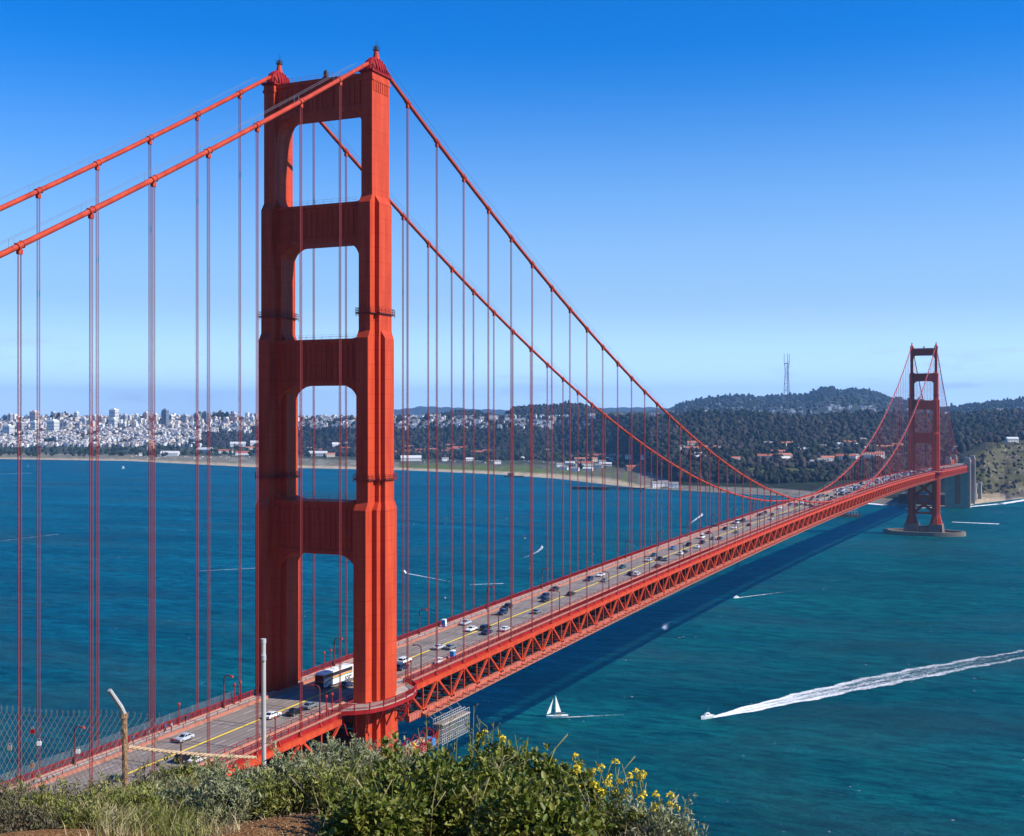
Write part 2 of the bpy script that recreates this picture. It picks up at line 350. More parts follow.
L9 = ycurve(-200, 421, 360, 421, 390, 410, 420, 406.5, 440, 407, 480, 409, 560, 412, 590, 408, 640, 407, 680, 409, 760, 412, 920, 412, 945, 406.5, 960, 407, 985, 410, 1250, 412)
_cache = {}
def column(px):
    k = round(px * 2)
    if k in _cache: return _cache[k]
    px = k / 2.0
    zz = []
    def dy(y, z): return (CZ - z) * F / (y - VY)
    d0 = dy(interp(px, SH), 0.0); d1 = max(d0 + 12, dy(interp(px, BE), 3)); z2 = interp(px, Z2)
    d2 = max(d1 + 30, dy(interp(px, L2), z2)); z3 = interp(px, Z3); d3 = max(d2 + 60, dy(interp(px, L3), z3))
    d4 = max(d3 + 200, interp(px, D4)); z4 = CZ - (interp(px, L4) - VY) * d4 / F
    d5 = max(d4 + 300, interp(px, D5)); z5 = CZ - (interp(px, L5) - VY) * d5 / F
    d7 = interp(px, D7); z7 = CZ - (interp(px, L7) - VY) * d7 / F
    z9 = CZ - (interp(px, L9) - VY) * 17000 / F
    ds = [d0 - 60, d0, d1, d2, d3, d4, d5, d5 + 500, d7, d7 + 1200, 15000, 17000, 24000]
    zs = [-8, 0, 3, z2, z3, z4, z5, z5 - 45, z7, max(z7 - 130, 10), 60, z9, -10]
    # soften: sample finely and smooth
    _cache[k] = (ds, zs); return _cache[k]
def wob(x, y):
    return (math.sin(x * .011 + 1.3) * math.cos(y * .009 + .4) + .5 * math.sin(x * .027 + y * .021) + .3 * math.sin(x * .06 - y * .05 + 2)) / 1.8
def land(px, D, noise=True):
    ds, zs = column(px)
    z = float(np.interp(D, ds, zs))
    if noise:
        P = CAM + (FW + RT * (px - 512) / F) * D
        a = np.interp(D, [ds[1], ds[3], ds[4], ds[5], 9000, 20000], [0, .3, 3, 4, 8, 14])
        z += a * wob(P[0], P[1])
        if px > 955 and ds[2] < D < ds[5]:
            g_ = min(1, (D - ds[2]) / 150); z += g_ * (5 * wob(P[0] * 3.1 + 40, P[1] * 1.1) + 2.6 * wob(P[0] * 9 + 7, P[1] * 5))
    return z
def land_pt(px, D):
    P = CAM + (FW + RT * (px - 512) / F) * D
    return np.array([P[0], P[1], land(px, D)])
_hc = {}
def np_wob(x, y): return (np.sin(x * .011 + 1.3) * np.cos(y * .009 + .4) + .5 * np.sin(x * .027 + y * .021) + .3 * np.sin(x * .06 - y * .05 + 2)) / 1.8
def hit(px, y):
    """point of the far shore seen at picture position"""
    k = round(px * 2)
    if k not in _hc:
        q = k / 2.0; ds, zs = column(q); D = np.geomspace(ds[1], 17500, 700)
        P = CAM[None, :2] + (FW + RT * (q - 512) / F)[None, :2] * D[:, None]
        z = np.interp(D, ds, zs) + np.interp(D, [ds[1], ds[3], ds[4], ds[5], 9000, 20000], [0, .3, 3, 4, 8, 14]) * np_wob(P[:, 0], P[:, 1])
        _hc[k] = (D, np.minimum.accumulate(VY - F * (z - CZ) / D))
    D, Y = _hc[k]; i = int(np.searchsorted(-Y, -y))
    if i >= len(D): return None, None
    return land_pt(px, D[i]), float(D[i])

# ground colours of the far shore: sand, lawn, lots, scrub, forest floor, cliffs
def hills_mesh():
    pxs = np.concatenate([np.arange(-200, 950, 3.0), np.arange(950, 1050, 1.0), np.arange(1050, 1251, 3.0)])
    fr = [0, .5, 1]
    V = []; C = []; rows = None
    for px in pxs:
        ds, zs = column(px); Ds = []; T = []
        cnt = [2, 2, 4, 24, 14, 10, 5, 10, 5, 3, 4, 4]
        for i, c in enumerate(cnt):
            for k in range(c): Ds.append(ds[i] + (ds[i + 1] - ds[i]) * k / c); T.append(i + k / c)
        Ds.append(ds[-1]); T.append(12.0)
        rows = len(Ds)
        for D, t in zip(Ds, T):
            P = land_pt(px, D); V.append(P)
            px_ = px; n = wob(P[0] * 4.1, P[1] * 4.7); px = px_ + 5 * wob(P[0] * 2.3, P[1] * 2.9) if px_ > 900 else px_; n2 = wob(P[0] * 11 + 5, P[1] * 13)
            if t < 2: c = (.46, .36, .25) if px < 660 or 962 < px < 1006 else (.2, .18, .15)
            elif t < 3:
                if px < 230: c = (.20, .18, .13)
                elif px < 400: c = (.16, .15, .10) if n > -.1 else (.24, .22, .18)
                elif px < 640: c = (.11, .14, .035) if (t < 2.5 + .2 * n and (px < 540 or n2 > .1)) else ((.09, .09, .055) if n2 > 0 else (.13, .12, .09))
                elif px < 950: c = (.20, .17, .14)
                else: c = (.33, .26, .18) if px < 1003 else (.09, .075, .06)
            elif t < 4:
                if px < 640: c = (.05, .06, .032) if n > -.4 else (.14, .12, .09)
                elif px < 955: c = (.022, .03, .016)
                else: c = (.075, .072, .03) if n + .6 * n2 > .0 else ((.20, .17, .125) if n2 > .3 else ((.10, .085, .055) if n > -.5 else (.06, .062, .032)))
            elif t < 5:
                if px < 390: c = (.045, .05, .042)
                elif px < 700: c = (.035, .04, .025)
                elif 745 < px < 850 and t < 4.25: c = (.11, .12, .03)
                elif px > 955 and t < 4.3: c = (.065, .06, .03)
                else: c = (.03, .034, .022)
            elif t < 7: c = (.06, .065, .055) if px < 390 else (.03, .032, .025)
            else: c = (.05, .055, .045)
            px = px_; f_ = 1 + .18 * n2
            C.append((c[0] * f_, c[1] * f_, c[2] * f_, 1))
    V = np.array(V); nc = len(pxs)
    I = np.arange(nc * rows).reshape(nc, rows)
    Fq = np.stack([I[:-1, :-1], I[1:, :-1], I[1:, 1:], I[:-1, 1:]], -1).reshape(-1, 4)
    m = bpy.data.materials.new('hill_ground'); m.use_nodes = True; nt = m.node_tree
    a = nt.nodes.new('ShaderNodeAttribute'); a.attribute_name = 'ground'
    b = nt.nodes['Principled BSDF']; b.inputs['Roughness'].default_value = .95; b.inputs['Specular IOR Level'].default_value = .1
    nz = nt.nodes.new('ShaderNodeTexNoise'); nz.inputs['Scale'].default_value = .045; nz.inputs['Detail'].default_value = 6; nz.inputs['Roughness'].default_value = .7
    tc = nt.nodes.new('ShaderNodeTexCoord'); nt.links.new(tc.outputs['Object'], nz.inputs['Vector'])
    rp = nt.nodes.new('ShaderNodeValToRGB'); rp.color_ramp.elements[0].position = .3; rp.color_ramp.elements[1].position = .7
    rp.color_ramp.elements[0].color = (.55, .58, .55, 1); rp.color_ramp.elements[1].color = (1.35, 1.3, 1.2, 1); nt.links.new(nz.outputs[0], rp.inputs[0])
    mu = nt.nodes.new('ShaderNodeMixRGB'); mu.blend_type = 'MULTIPLY'; mu.inputs[0].default_value = 1
    nt.links.new(a.outputs['Color'], mu.inputs[1]); nt.links.new(rp.outputs[0], mu.inputs[2]); nt.links.new(mu.outputs[0], b.inputs['Base Color'])
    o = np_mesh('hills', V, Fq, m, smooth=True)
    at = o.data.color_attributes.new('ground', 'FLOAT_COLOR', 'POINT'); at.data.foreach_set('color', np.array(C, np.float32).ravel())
    tag(o, kind='structure')
hills_mesh()

# ---- the near hill under the camera, in metres right (X) and forward (D) of the camera
def crest(a):   # a = X/D
    return interp(a, [(-1.2, 12.5), (-.45, 13.0), (-.31, 14.1), (-.25, 15.2), (-.2, 16.6), (-.08, 15.0), (.05, 12.4), (.12, 10.4), (.17, 6.8), (.25, 4.2), (1.5, 3.2)])
def ground_drop(X, D):
    a = X / max(D, .4); c = crest(a)
    if D <= c: d = 1.70 + .19 * max(D, 0)
    else: d = 1.70 + .19 * c + (D - c) * (.42 + .4 * min(1, (D - c) / 4))
    d += .05 * math.sin(X * 2.1 + D * 1.3) + .04 * math.sin(X * 4.3 - D * 3.1)
    return d
def fg(X, D, up=0.0):
    P = CAM + FW * D + RT * X; return np.array([P[0], P[1], CZ - ground_drop(X, D) + up])
def near_hill():
    xs = np.concatenate([[-400, -200, -100, -50, -25, -15, -10], np.arange(-9, 5.01, .16), [6, 8, 11, 15, 25, 50, 100, 200]])
    dsx = np.concatenate([[-60, -20, -5], np.arange(0, 20, .16), np.geomspace(20.2, 260, 30)])
    V = []
    for X in xs:
        for D in dsx:
            p = fg(X, max(D, -60)); p[2] = max(p[2], -6); V.append(p)
    nr = len(dsx); I = np.arange(len(xs) * nr).reshape(len(xs), nr)
    Fq = np.stack([I[:-1, :-1], I[1:, :-1], I[1:, 1:], I[:-1, 1:]], -1).reshape(-1, 4)
    m = mat('dirt', (.22, .10, .036), .95, spec=.1, var=(.36, .19, .08), vscale=7, bump=1.0, bscale=30)
    tag(np_mesh('terrain', np.array(V), Fq, m, smooth=True), kind='structure')
near_hill()
def headland():   # the high green headland that rises behind the viewpoint
    V = []; xs = np.linspace(-900, 1500, 61); ys = np.linspace(-292, -1400, 40)
    for x in xs:
        for y in ys:
            t = (-292 - y) / 1108
            h = 130 + 210 * (1 - math.exp(-t * 5)) + 26 * wob(x * .5, y * .5) * min(1, t * 6)
            e = min(1, max(0, (x + 700) / 450)); h = h * e * e * (3 - 2 * e) - (1 - e) * 10
            V.append((x, y, h))
    I = np.arange(61 * 40).reshape(61, 40); Fq = np.stack([I[:-1, :-1], I[1:, :-1], I[1:, 1:], I[:-1, 1:]], -1).reshape(-1, 4)
    tag(np_mesh('hills', np.array(V), Fq, mat('headland_scrub', (.045, .05, .022), .95, spec=.1, var=(.075, .065, .03), vscale=.02), smooth=True), kind='structure')
headland()

# ---- haze: one closed box of thin air round the whole scene
HAZE = True
if HAZE:
    hb = MB().box(-21000, 15000, -1500, 26000, -12, 760).obj('haze', None if False else bpy.data.materials.new('thin_air'))
    hm = hb.data.materials[0]; hm.use_nodes = True; nt = hm.node_tree
    for n in list(nt.nodes):
        if n.type == 'BSDF_PRINCIPLED': nt.nodes.remove(n)
    pv = nt.nodes.new('ShaderNodeVolumePrincipled'); pv.inputs['Color'].default_value = (.26, .58, 1, 1)
    pv.inputs['Density'].default_value = 4.2e-5; pv.inputs['Anisotropy'].default_value = .2
    nt.links.new(pv.outputs[0], nt.nodes['Material Output'].inputs['Volume'])
    tag(hb, kind='stuff')

# ================================================================== THE BRIDGE
M['deepred'] = mat('shade_darkened_red', (.16, .018, .012), .8)  # bridge red with the shade under the deck put into the colour
def RZ(y):
    if y < 0: return 75 + .0219 * y
    if y > 1280: return 75 - .0219 * (y - 1280)
    return 75 + 7 * (1 - ((y - 640) / 640) ** 2)
ZT, ZL = 224.85, 82.7
def cable_z(y):
    if y < 0: return ZT + .5683 * y + .0003 * y * y
    if y > 1280: return ZT - .5683 * (y - 1280) + .0003 * (y - 1280) ** 2
    return ZL + (ZT - ZL) * ((y - 640) / 640) ** 2
Y0, Y1 = -215.0, 1738.0
YC = 1600.0   # the cable dips below the deck here
bridge = tag(empty('suspension_bridge', (0, 0, 0)), 'long orange-red suspension bridge with two tall portal towers crossing the blue strait', 'bridge')

def ruled(prof, ys, name, m, parent):
    """extrude a cross profile [(x,dz)] along the road line"""
    mb = MB(); n = len(prof); vs = []
    for y in ys:
        for x, dz in prof: vs.append((x, y, RZ(y) + dz))
    fs = []
    for i in range(len(ys) - 1):
        for k in range(n):
            k2 = (k + 1) % n; fs.append((i * n + k, i * n + k2, (i + 1) * n + k2, (i + 1) * n + k))
    fs += [tuple(range(n))[::-1], tuple((len(ys) - 1) * n + k for k in range(n))]
    mb.add(vs, fs); return mb.obj(name, m, parent)
YS = list(np.arange(Y0, Y1 + .1, 7.62))
def rect(x0, x1, z0, z1): return [(x0, z0), (x1, z0), (x1, z1), (x0, z1)]
ruled(rect(-9.55, 9.55, -.45, 0), YS, 'roadway', M['road'], bridge)
ruled(rect(-.2, .2, .004, .06), YS, 'median_line', M['yellow'], bridge)
for s in (-1, 1):
    a, b = sorted((s * 10.1, s * 13.3)); ruled(rect(a, b, -.3, .28), YS, 'sidewalk', M['sidewalk'], bridge)
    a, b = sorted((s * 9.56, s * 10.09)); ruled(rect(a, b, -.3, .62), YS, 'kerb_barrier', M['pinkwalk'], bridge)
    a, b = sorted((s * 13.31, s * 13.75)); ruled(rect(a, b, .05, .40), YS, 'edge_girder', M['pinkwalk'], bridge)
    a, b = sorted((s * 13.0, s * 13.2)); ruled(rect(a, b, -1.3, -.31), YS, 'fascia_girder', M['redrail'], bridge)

def railing(s):
    mb = MB()
    x = s * 13.46
    ys = [y for y in YS]
    for i in range(len(ys) - 1):
        a, b = ys[i], ys[i + 1]
        if s > 0 and (-12 < (a + b) / 2 < 13): continue
        mb.beam((x, a, RZ(a) + 1.62), (x, b, RZ(b) + 1.62), .16, .14); mb.beam((x, a, RZ(a) + .6), (x, b, RZ(b) + .6), .12, .1)
        for k in range(3):
            y = a + (b - a) * k / 3; mb.box(x - .09, x + .09, y - .09, y + .09, RZ(y) + .42, RZ(y) + 1.72)
        step = .22 if abs(a - 60) < 230 else .6; wd = .06 if step < .3 else .17
        y = a
        while y < b:
            mb.box(x - .03, x + .03, y - wd / 2, y + wd / 2, RZ(y) + .6, RZ(y) + 1.6); y += step
    return mb.obj('railing', M['redrail'], bridge, fix=False)
railing(-1); railing(1)
# inner rail between walkway and traffic
for s in (-1, 1):
    mb = MB(); x = s * 9.85
    for i in range(len(YS) - 1):
        a, b = YS[i], YS[i + 1]
        mb.beam((x, a, RZ(a) + 1.35), (x, b, RZ(b) + 1.35), .09)
        for k in range(2):
            y = a + (b - a) * k / 2; mb.box(x - .05, x + .05, y - .05, y + .05, RZ(y) + .6, RZ(y) + 1.35)
    mb.obj('inner_rail', M['redrail'], bridge, fix=False)

def truss(s):
    mb = MB(); cb_ = MB(); x = s * 13.75
    def seg(ya, yb):
        k0 = math.ceil(ya / 7.62); k1 = math.floor(yb / 7.62)
        for k in range(k0, k1):
            a, b = k * 7.62, (k + 1) * 7.62; A, B = RZ(a), RZ(b)
            mb.beam((x, a, A - 1.85), (x, b, B - 1.85), .9, 1.2); cb_.beam((x, a, A - 8.7), (x, b, B - 8.7), 1.0, 1.5)
            for q in range(6): cb_.box(x - .58, x + .58, a + 1.27 * q - .1, a + 1.27 * q + .1, A - 9.55, A - 7.9)
            mb.beam((x, a, A - 8.4), (x, a, A - 2.2), .34, .34)
            top_first = k % 2 == 0
            if top_first: mb.beam((x, a, A - 2.1), (x, b, B - 8.5), .52, .5)
            else: mb.beam((x, a, A - 8.5), (x, b, B - 2.1), .52, .5)
            # gusset plates
            if top_first: mb.box(x - .5, x + .5, a - 1.1, a + 1.1, A - 2.75, A - 2.2)
            else: mb.box(x - .5, x + .5, a - 1.1, a + 1.1, A - 8.42, A - 7.7)
            # brackets carrying the walkway edge
            mb.beam((s * 13.9, a, A - 1.2), (s * 13.5, a, A - .2), .2, .25)
    seg(Y0, -12); seg(14, 1270); seg(1292, Y1)
    cb_.obj('bottom_chord', M['chord'], bridge, fix=False)
    return mb.obj('stiffening_truss', M['orange'], bridge, fix=False)
truss(1); truss(-1)
# lower maintenance walkway outboard of the bottom chord
for s in (-1, 1):
    for ya, yb in ((Y0, -14), (16, 1270), (1294, Y1)):
        ys = [y for y in YS if ya <= y <= yb]
        ruled(rect(*sorted((s * 14.22, s * 16.3)), -9.25, -9.05), ys, 'lower_walkway', M['pinkwalk'], bridge)
        mb = MB()
        for i in range(len(ys) - 1):
            a, b = ys[i], ys[i + 1]
            mb.beam((s * 16.2, a, RZ(a) - 8.0), (s * 16.2, b, RZ(b) - 8.0), .09)
            for k in range(2):
                y = (a * (2 - k) + b * k) / 2; mb.box(s * 16.2 - .07, s * 16.2 + .07, y - .07, y + .07, RZ(y) - 9.05, RZ(y) - 8.0); mb.box(*sorted((s * 14.25, s * 16.2)), y - .16, y + .16, RZ(y) - 9.05, RZ(y) - 8.9)
            mb.beam((s * 13.9, a, RZ(a) - 8.5), (s * 16.3, a, RZ(a) - 9.4), .2, .25)
        mb.obj('lower_handrail', M['cable'], bridge, fix=False)
mb = MB(); fb = MB(); gb = MB()
for i, y in enumerate(YS):
    if y < Y0 or y > Y1: continue
    z = RZ(y)
    fb.box(-13.0, 13.0, y - .2, y + .2, z - 3.6, z - .5)
    for x in (-9, -4.5, 0, 4.5, 9): fb.beam((x, y, z - 3.6), (x + 2.2, y, z - 8.6), .3) if x < 9 else None
    fb.box(-13.2, 13.2, y - .18, y + .18, z - 9.0, z - 8.5)
    for q in (1.9, 3.81, 5.7): gb.box(-13.1, 13.1, y + q - .5, y + q + .5, z - 8.9, z - 8.75)  # added dark slats that fill out the deck's shadow and darken the truss
    if i + 2 < len(YS) and i % 2 == 0:
        y2 = YS[i + 2]; mb.beam((-13.3, y, z - 8.62), (13.3, y2, RZ(y2) - 8.62), .8, .2); mb.beam((13.3, y, z - 8.36), (-13.3, y2, RZ(y2) - 8.36), .8, .2)
gb.obj('added_shade_slats', M['dark'], bridge, fix=False); fb.obj('floor_beams', M['deepred'], bridge, fix=False); mb.obj('lateral_bracing', M['deepred'], bridge, fix=False)
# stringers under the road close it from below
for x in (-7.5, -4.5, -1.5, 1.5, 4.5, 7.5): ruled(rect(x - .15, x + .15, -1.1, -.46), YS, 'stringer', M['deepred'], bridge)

ruled(rect(-10.5, 10.5, -4.3, -4.1), YS, 'added_shade_plate', M['dark'], bridge)  # added dark plate that makes the inside of the truss look shaded
# ---- towers
SEC = [  # z0, z1, half widths (x), half lengths (y)
    (71.0, 119.4, (1.64, 2.87, 4.09), (7.07, 4.19, 2.44)),
    (121.3, 159.2, (1.56, 2.64, 3.76), (5.94, 2.83, 1.95)),
    (161.0, 190.6, (1.52, 2.63, 2.632), (4.94, 2.70, 2.0)),
    (192.4, 219.0, (1.45, 1.452, 1.454), (3.90, 2.6, 1.6))]
def cross(wd, dl, cx=0, g=0.0):
    (a, b, c), (p, q, r) = [[v + g for v in t] for t in (wd, dl)]
    h = [(a, -p), (a, -q), (b, -q), (b, -r), (c, -r), (c, r), (b, r), (b, q), (a, q), (a, p)]
    return [(cx + x, y) for x, y in h] + [(cx - x, y) for x, y in h[::-1]]
def scaled(poly, k, cx): return [(cx + (x - cx) * k, y * k) for x, y in poly]
def leg(tower, cx):
    mb = MB()
    base = (1.8, 3.1, 4.3), (7.4, 4.5, 2.7)
    mb.prism(cross(*base, cx), 24, 66); mb.prism(cross(*base, cx), 66, 71.0, cross(*SEC[0][2:], cx))
    mb.prism(cross((3.2, 5.2, 7.0), (10.5, 8, 5.5), cx), 12, 24, cross(*base, cx))
    for i, (z0, z1, wd, dl) in enumerate(SEC):
        P = cross(wd, dl, cx)
        mb.prism(P, z0, z1)
        if i < 3: mb.prism(P, z1, SEC[i + 1][0], cross(*SEC[i + 1][2:], cx))
        else: mb.prism(cross(wd, dl, cx, .22), z1, z1 + .7); mb.prism(cross(wd, dl, cx, .05), z1 + .7, z1 + 2.3)
        # dentils under the cornice of the head
    for k in range(7):
        y = -3.0 + k; mb.box(cx + 1.45, cx + 1.62, y - .22, y + .22, 216.6, 219.0); mb.box(cx - 1.62, cx - 1.45, y - .22, y + .22, 216.6, 219.0)
    return mb.obj('tower_leg', M['orange'], tower)
def arc_bracket(cx0, sx, z, rx, rz, up):
    """filled corner of an opening: cx0 = leg face, sx = direction into the opening"""
    p = [(cx0, z)]
    n = 6
    for k in range(n + 1):
        t = math.pi / 2 * k / n
        x = cx0 + sx * rx * (1 - math.sin(t)); zz = z + up * rz * (1 - math.cos(t))
        if k < n:
            t2 = math.pi / 2 * (k + .5) / n; p.append((x, zz))
        else: p.append((x, zz))
    return p
STR = [(212.4, 221.0, 1.45, 2.7, 3.6), (181.9, 191.2, 1.52, 3.0, 5.4), (148.4, 159.2, 1.56, 3.3, 6.0), (108.6, 121.0, 1.64, 3.8, 6.4)]
def portal(tower, z0, z1, wi, th, rr):
    mb = MB(); xe = 13.7 - wi
    mb.box(-xe, xe, -th, th, z0 + .9, z1 - .9)
    mb.box(-xe, xe, -th - .35, th + .35, z1 - .9, z1); mb.box(-xe, xe, -th - .35, th + .35, z0, z0 + .9)
    n = 15
    for k in range(n + 1):
        x = -xe + 1.2 + (2 * xe - 2.4) * k / n
        for s in (-1, 1): mb.box(x - .14, x + .14, *sorted((s * th, s * (th + .22))), z0 + 1.5, z1 - 1.5)
    for s in (-1, 1):
        mb.prism_y(arc_bracket(s * (xe - .01), -s, z0 + .02, rr, rr * 1.25, -1), -th + .1, th - .1)
        # stepped outer layers of the bracket
        mb.prism_y(arc_bracket(s * (xe - .01), -s, z0 + .01, rr * .72, rr * 1.75, -1), -th - .2, th + .2)
        if z1 < 219: mb.prism_y(arc_bracket(s * (xe - .01), -s, z1 - .02, 2.6 if z1 > 190 else (3.7 if z1 > 150 else 4.7), 2.6, 1), -th + .3, th - .3)
    # walkway rail on top of the strut
    for s in (-1, 1):
        for h in (.55, 1.1): mb.beam((-xe + 2, s * (th - .2), z1 + h), (xe - 2, s * (th - .2), z1 + h), .035)
        for k in range(10):
            x = -xe + 2 + (2 * xe - 4) * k / 9; mb.beam((x, s * (th - .2), z1), (x, s * (th - .2), z1 + 1.1), .035)
    return mb.obj('portal_strut', M['orange'], tower)
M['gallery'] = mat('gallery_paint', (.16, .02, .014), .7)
def gallery(tower, cx, z, wd, dl):
    mb = MB(); P = cross(wd, dl, cx, .05); Q = [(-1.0 + cx - wd[2], -dl[0] - 1), (cx + wd[2] + 1, -dl[0] - 1), (cx + wd[2] + 1, dl[0] + 1), (cx - wd[2] - 1, dl[0] + 1)]
    Q = cross(wd, dl, cx, .55); n = len(P)
    vs = [(x, y, z) for x, y in P] + [(x, y, z) for x, y in Q] + [(x, y, z + .22) for x, y in P] + [(x, y, z + .22) for x, y in Q]
    mb.add(vs, [(k, (k + 1) % n, n + (k + 1) % n, n + k) for k in range(n)] + [(2 * n + k, 2 * n + (k + 1) % n, 3 * n + (k + 1) % n, 3 * n + k) for k in range(n)] + [(n + k, n + (k + 1) % n, 3 * n + (k + 1) % n, 3 * n + k) for k in range(n)])
    for k in range(n):
        a, b = Q[k], Q[(k + 1) % n]
        for h in (.7, 1.25): mb.beam((*a, z + h), (*b, z + h), .07)
        L = math.dist(a, b); m_ = max(1, int(L / 1.5))
        for j in range(m_):
            x = a[0] + (b[0] - a[0]) * j / m_; y = a[1] + (b[1] - a[1]) * j / m_; mb.beam((x, y, z - .5), (x, y, z + 1.25), .08)
    return mb.obj('gallery', M['gallery'], tower, fix=False)
def saddle(tower, cx):
    mb = MB()
    n = 16; rows = 7; vs = []; fs = []
    for i in range(rows + 1):
        t = math.pi / 2 * i / rows
        for k in range(n):
            a = 2 * math.pi * k / n; ca, sa = math.cos(a), math.sin(a)
            r = math.cos(t)
            q = 2.6
            x = 1.85 * r * math.copysign(abs(ca) ** (2 / q), ca); y = 4.0 * r * math.copysign(abs(sa) ** (2 / q), sa)
            vs.append((cx + x, y, 221.2 + 4.0 * math.sin(t) ** .9))
    for i in range(rows):
        for k in range(n): fs.append((i * n + k, i * n + (k + 1) % n, (i + 1) * n + (k + 1) % n, (i + 1) * n + k))
    mb.add(vs, fs); mb.box(cx - 1.9, cx + 1.9, -4.4, 4.4, 220.9, 221.4)
    for k in range(7):   # ribs
        y = -3.3 + 1.1 * k; zt = 221.2 + 4.0 * math.sqrt(max(0, 1 - (y / 4.0) ** 2))
        mb.beam((cx - 2.1, y, 221.4), (cx - 1.2, y, zt - .6), .22); mb.beam((cx + 2.1, y, 221.4), (cx + 1.2, y, zt - .6), .22)
    o = mb.obj('cable_saddle', M['redrail'], tower)
    mb = MB(); mb.lathe((cx, .3, 224.7), [(.9, 0), (.7, .9), (.5, 1.9), (.5, 2.2)], 10)
    mb.obj('beacon_pedestal', M['orange'], tower, smooth=False)
    mb = MB(); mb.lathe((cx, .3, 226.9), [(.75, 0), (.75, .15), (.4, .16), (.36, .9), (.15, 1.1)], 10)
    for k in range(8):
        a = k * math.pi / 4; mb.beam((cx + .78 * math.cos(a), .3 + .78 * math.sin(a), 226.9), (cx + .78 * math.cos(a), .3 + .78 * math.sin(a), 227.9), .06)
    mb.beam((cx, .3, 227.9), (cx, .3, 229.5), .07); mb.beam((cx + .5, .3, 227.5), (cx + .5, .3, 228.8), .06)
    mb.obj('beacon_lamp', M['dark'], tower)
def tower(y):
    t = empty('tower', (0, 0, 0), parent=bridge)
    for cx in (-13.7, 13.7):
        leg(t, cx); saddle(t, cx)
        gallery(t, cx, 164.9, SEC[2][2], SEC[2][3]); gallery(t, cx, 126.3, SEC[1][2], SEC[1][3])
    for st in STR: portal(t, *st)
    mb = MB()   # bracing below the deck
    for z0, z1 in ((27, 44), (46, 64)):
        for s in (-1, 1):
            mb.beam((-10.2 * s, -.02 * s, z0), (10.2 * s, -.02 * s, z1), 1.5, 3.2 + .1 * s)
    for z in (25.5, 45, 64.8): mb.box(-10.3, 10.3, -2.4, 2.4, z - 1.2, z + 1.2)
    mb.obj('cross_bracing', M['orange'], t)
    mb = MB(); mb.beam((0, 0, 221), (0, 0, 222.2), 1.2); mb.lathe((0, 0, 222.2), [(.6, 0), (.6, 1.2), (.3, 1.6)], 8)
    mb.obj('aircraft_light', M['dark'], t)
    t.location = (0, y, 0); return t
t_near = tower(0)
t_far = copy_tree(t_near, bridge); t_far.location = (0, 1280, 0)

# ---- main cables, with a band at each pair of suspenders
for s in (-1, 1):
    mb = MB()
    ys = list(np.arange(Y0, -2, 7.62)) + [-4.5, -2, 0, 2, 4.5] + list(np.arange(7.62, 1279, 7.62)) + [1275.5, 1278, 1280, 1282, 1284.5] + list(np.arange(1287.62, YC, 7.62))
    mb.tube([(s * 13.7, y, cable_z(y) + (max(0, 1 - min(abs(y), abs(y - 1280)) / 4.5) * -.5)) for y in ys], .48, 10)
    mb.obj('main_cable', M['cable'], bridge, smooth=True)
    mb = MB()
    for lo, hi in ((Y0, -4), (5, 1275), (1285, YC)):
        ys = np.arange(lo, hi, 7.62)
        for dx in (-.55, .55):
            mb.tube([(s * 13.7 + dx, y, cable_z(y) + 1.75) for y in ys], .035, 3)
        for y in ys[::2]:
            for dx in (-.55, .55): mb.beam((s * 13.7 + dx, y, cable_z(y) + .3), (s * 13.7 + dx, y, cable_z(y) + 1.75), .05)
    mb.obj('cable_handline', M['steel'], bridge, fix=False)
def hanger_mb(mb, s, y):
    x = s * 13.7; z = cable_z(y); zb = RZ(y) - 1.2
    sl = (cable_z(y + .5) - cable_z(y - .5))
    d = np.array([0, 1, sl]) / math.hypot(1, sl)
    c = np.array([x, y, z])
    mb.mat(0); mb.tube([c - d * .6, c + d * .6], .58, 10); mb.tube([c - d * .64, c - d * .5], .66, 10); mb.tube([c + d * .5, c + d * .64], .66, 10)
    mb.box(x - .3, x + .3, y - .42, y + .42, z - 1.35, z - .55)
    mb.mat(1)
    for dx in (-.1, .1):
        for dy in (-.27, .27):
            a = (x + dx, y + dy)
            mb.tube([(a[0], a[1], zb), (a[0], a[1], z - .6)], .06, 4)
    return mb
HY = [15.24 * k for k in list(range(-14, 0)) + list(range(1, 84))] + [1280 + 15.24 * k for k in range(1, 19)]
allh = sorted([(proj((s * 13.7, y, 120))[2], s, y) for s in (-1, 1) for y in HY])
vis = [h for h in allh if -30 < proj((h[1] * 13.7, h[2], 100))[0] < 1050]
for D, s, y in vis[:100]:
    hanger_mb(MB(), s, y).obj('suspender_rope', [M['cable'], M['rope']], bridge, fix=False)
rest = MB()
for h in allh:
    if h not in vis[:100]: hanger_mb(rest, h[1], h[2])
tag(rest.obj('suspender_ropes', [M['cable'], M['rope']], bridge, fix=False), kind='stuff')

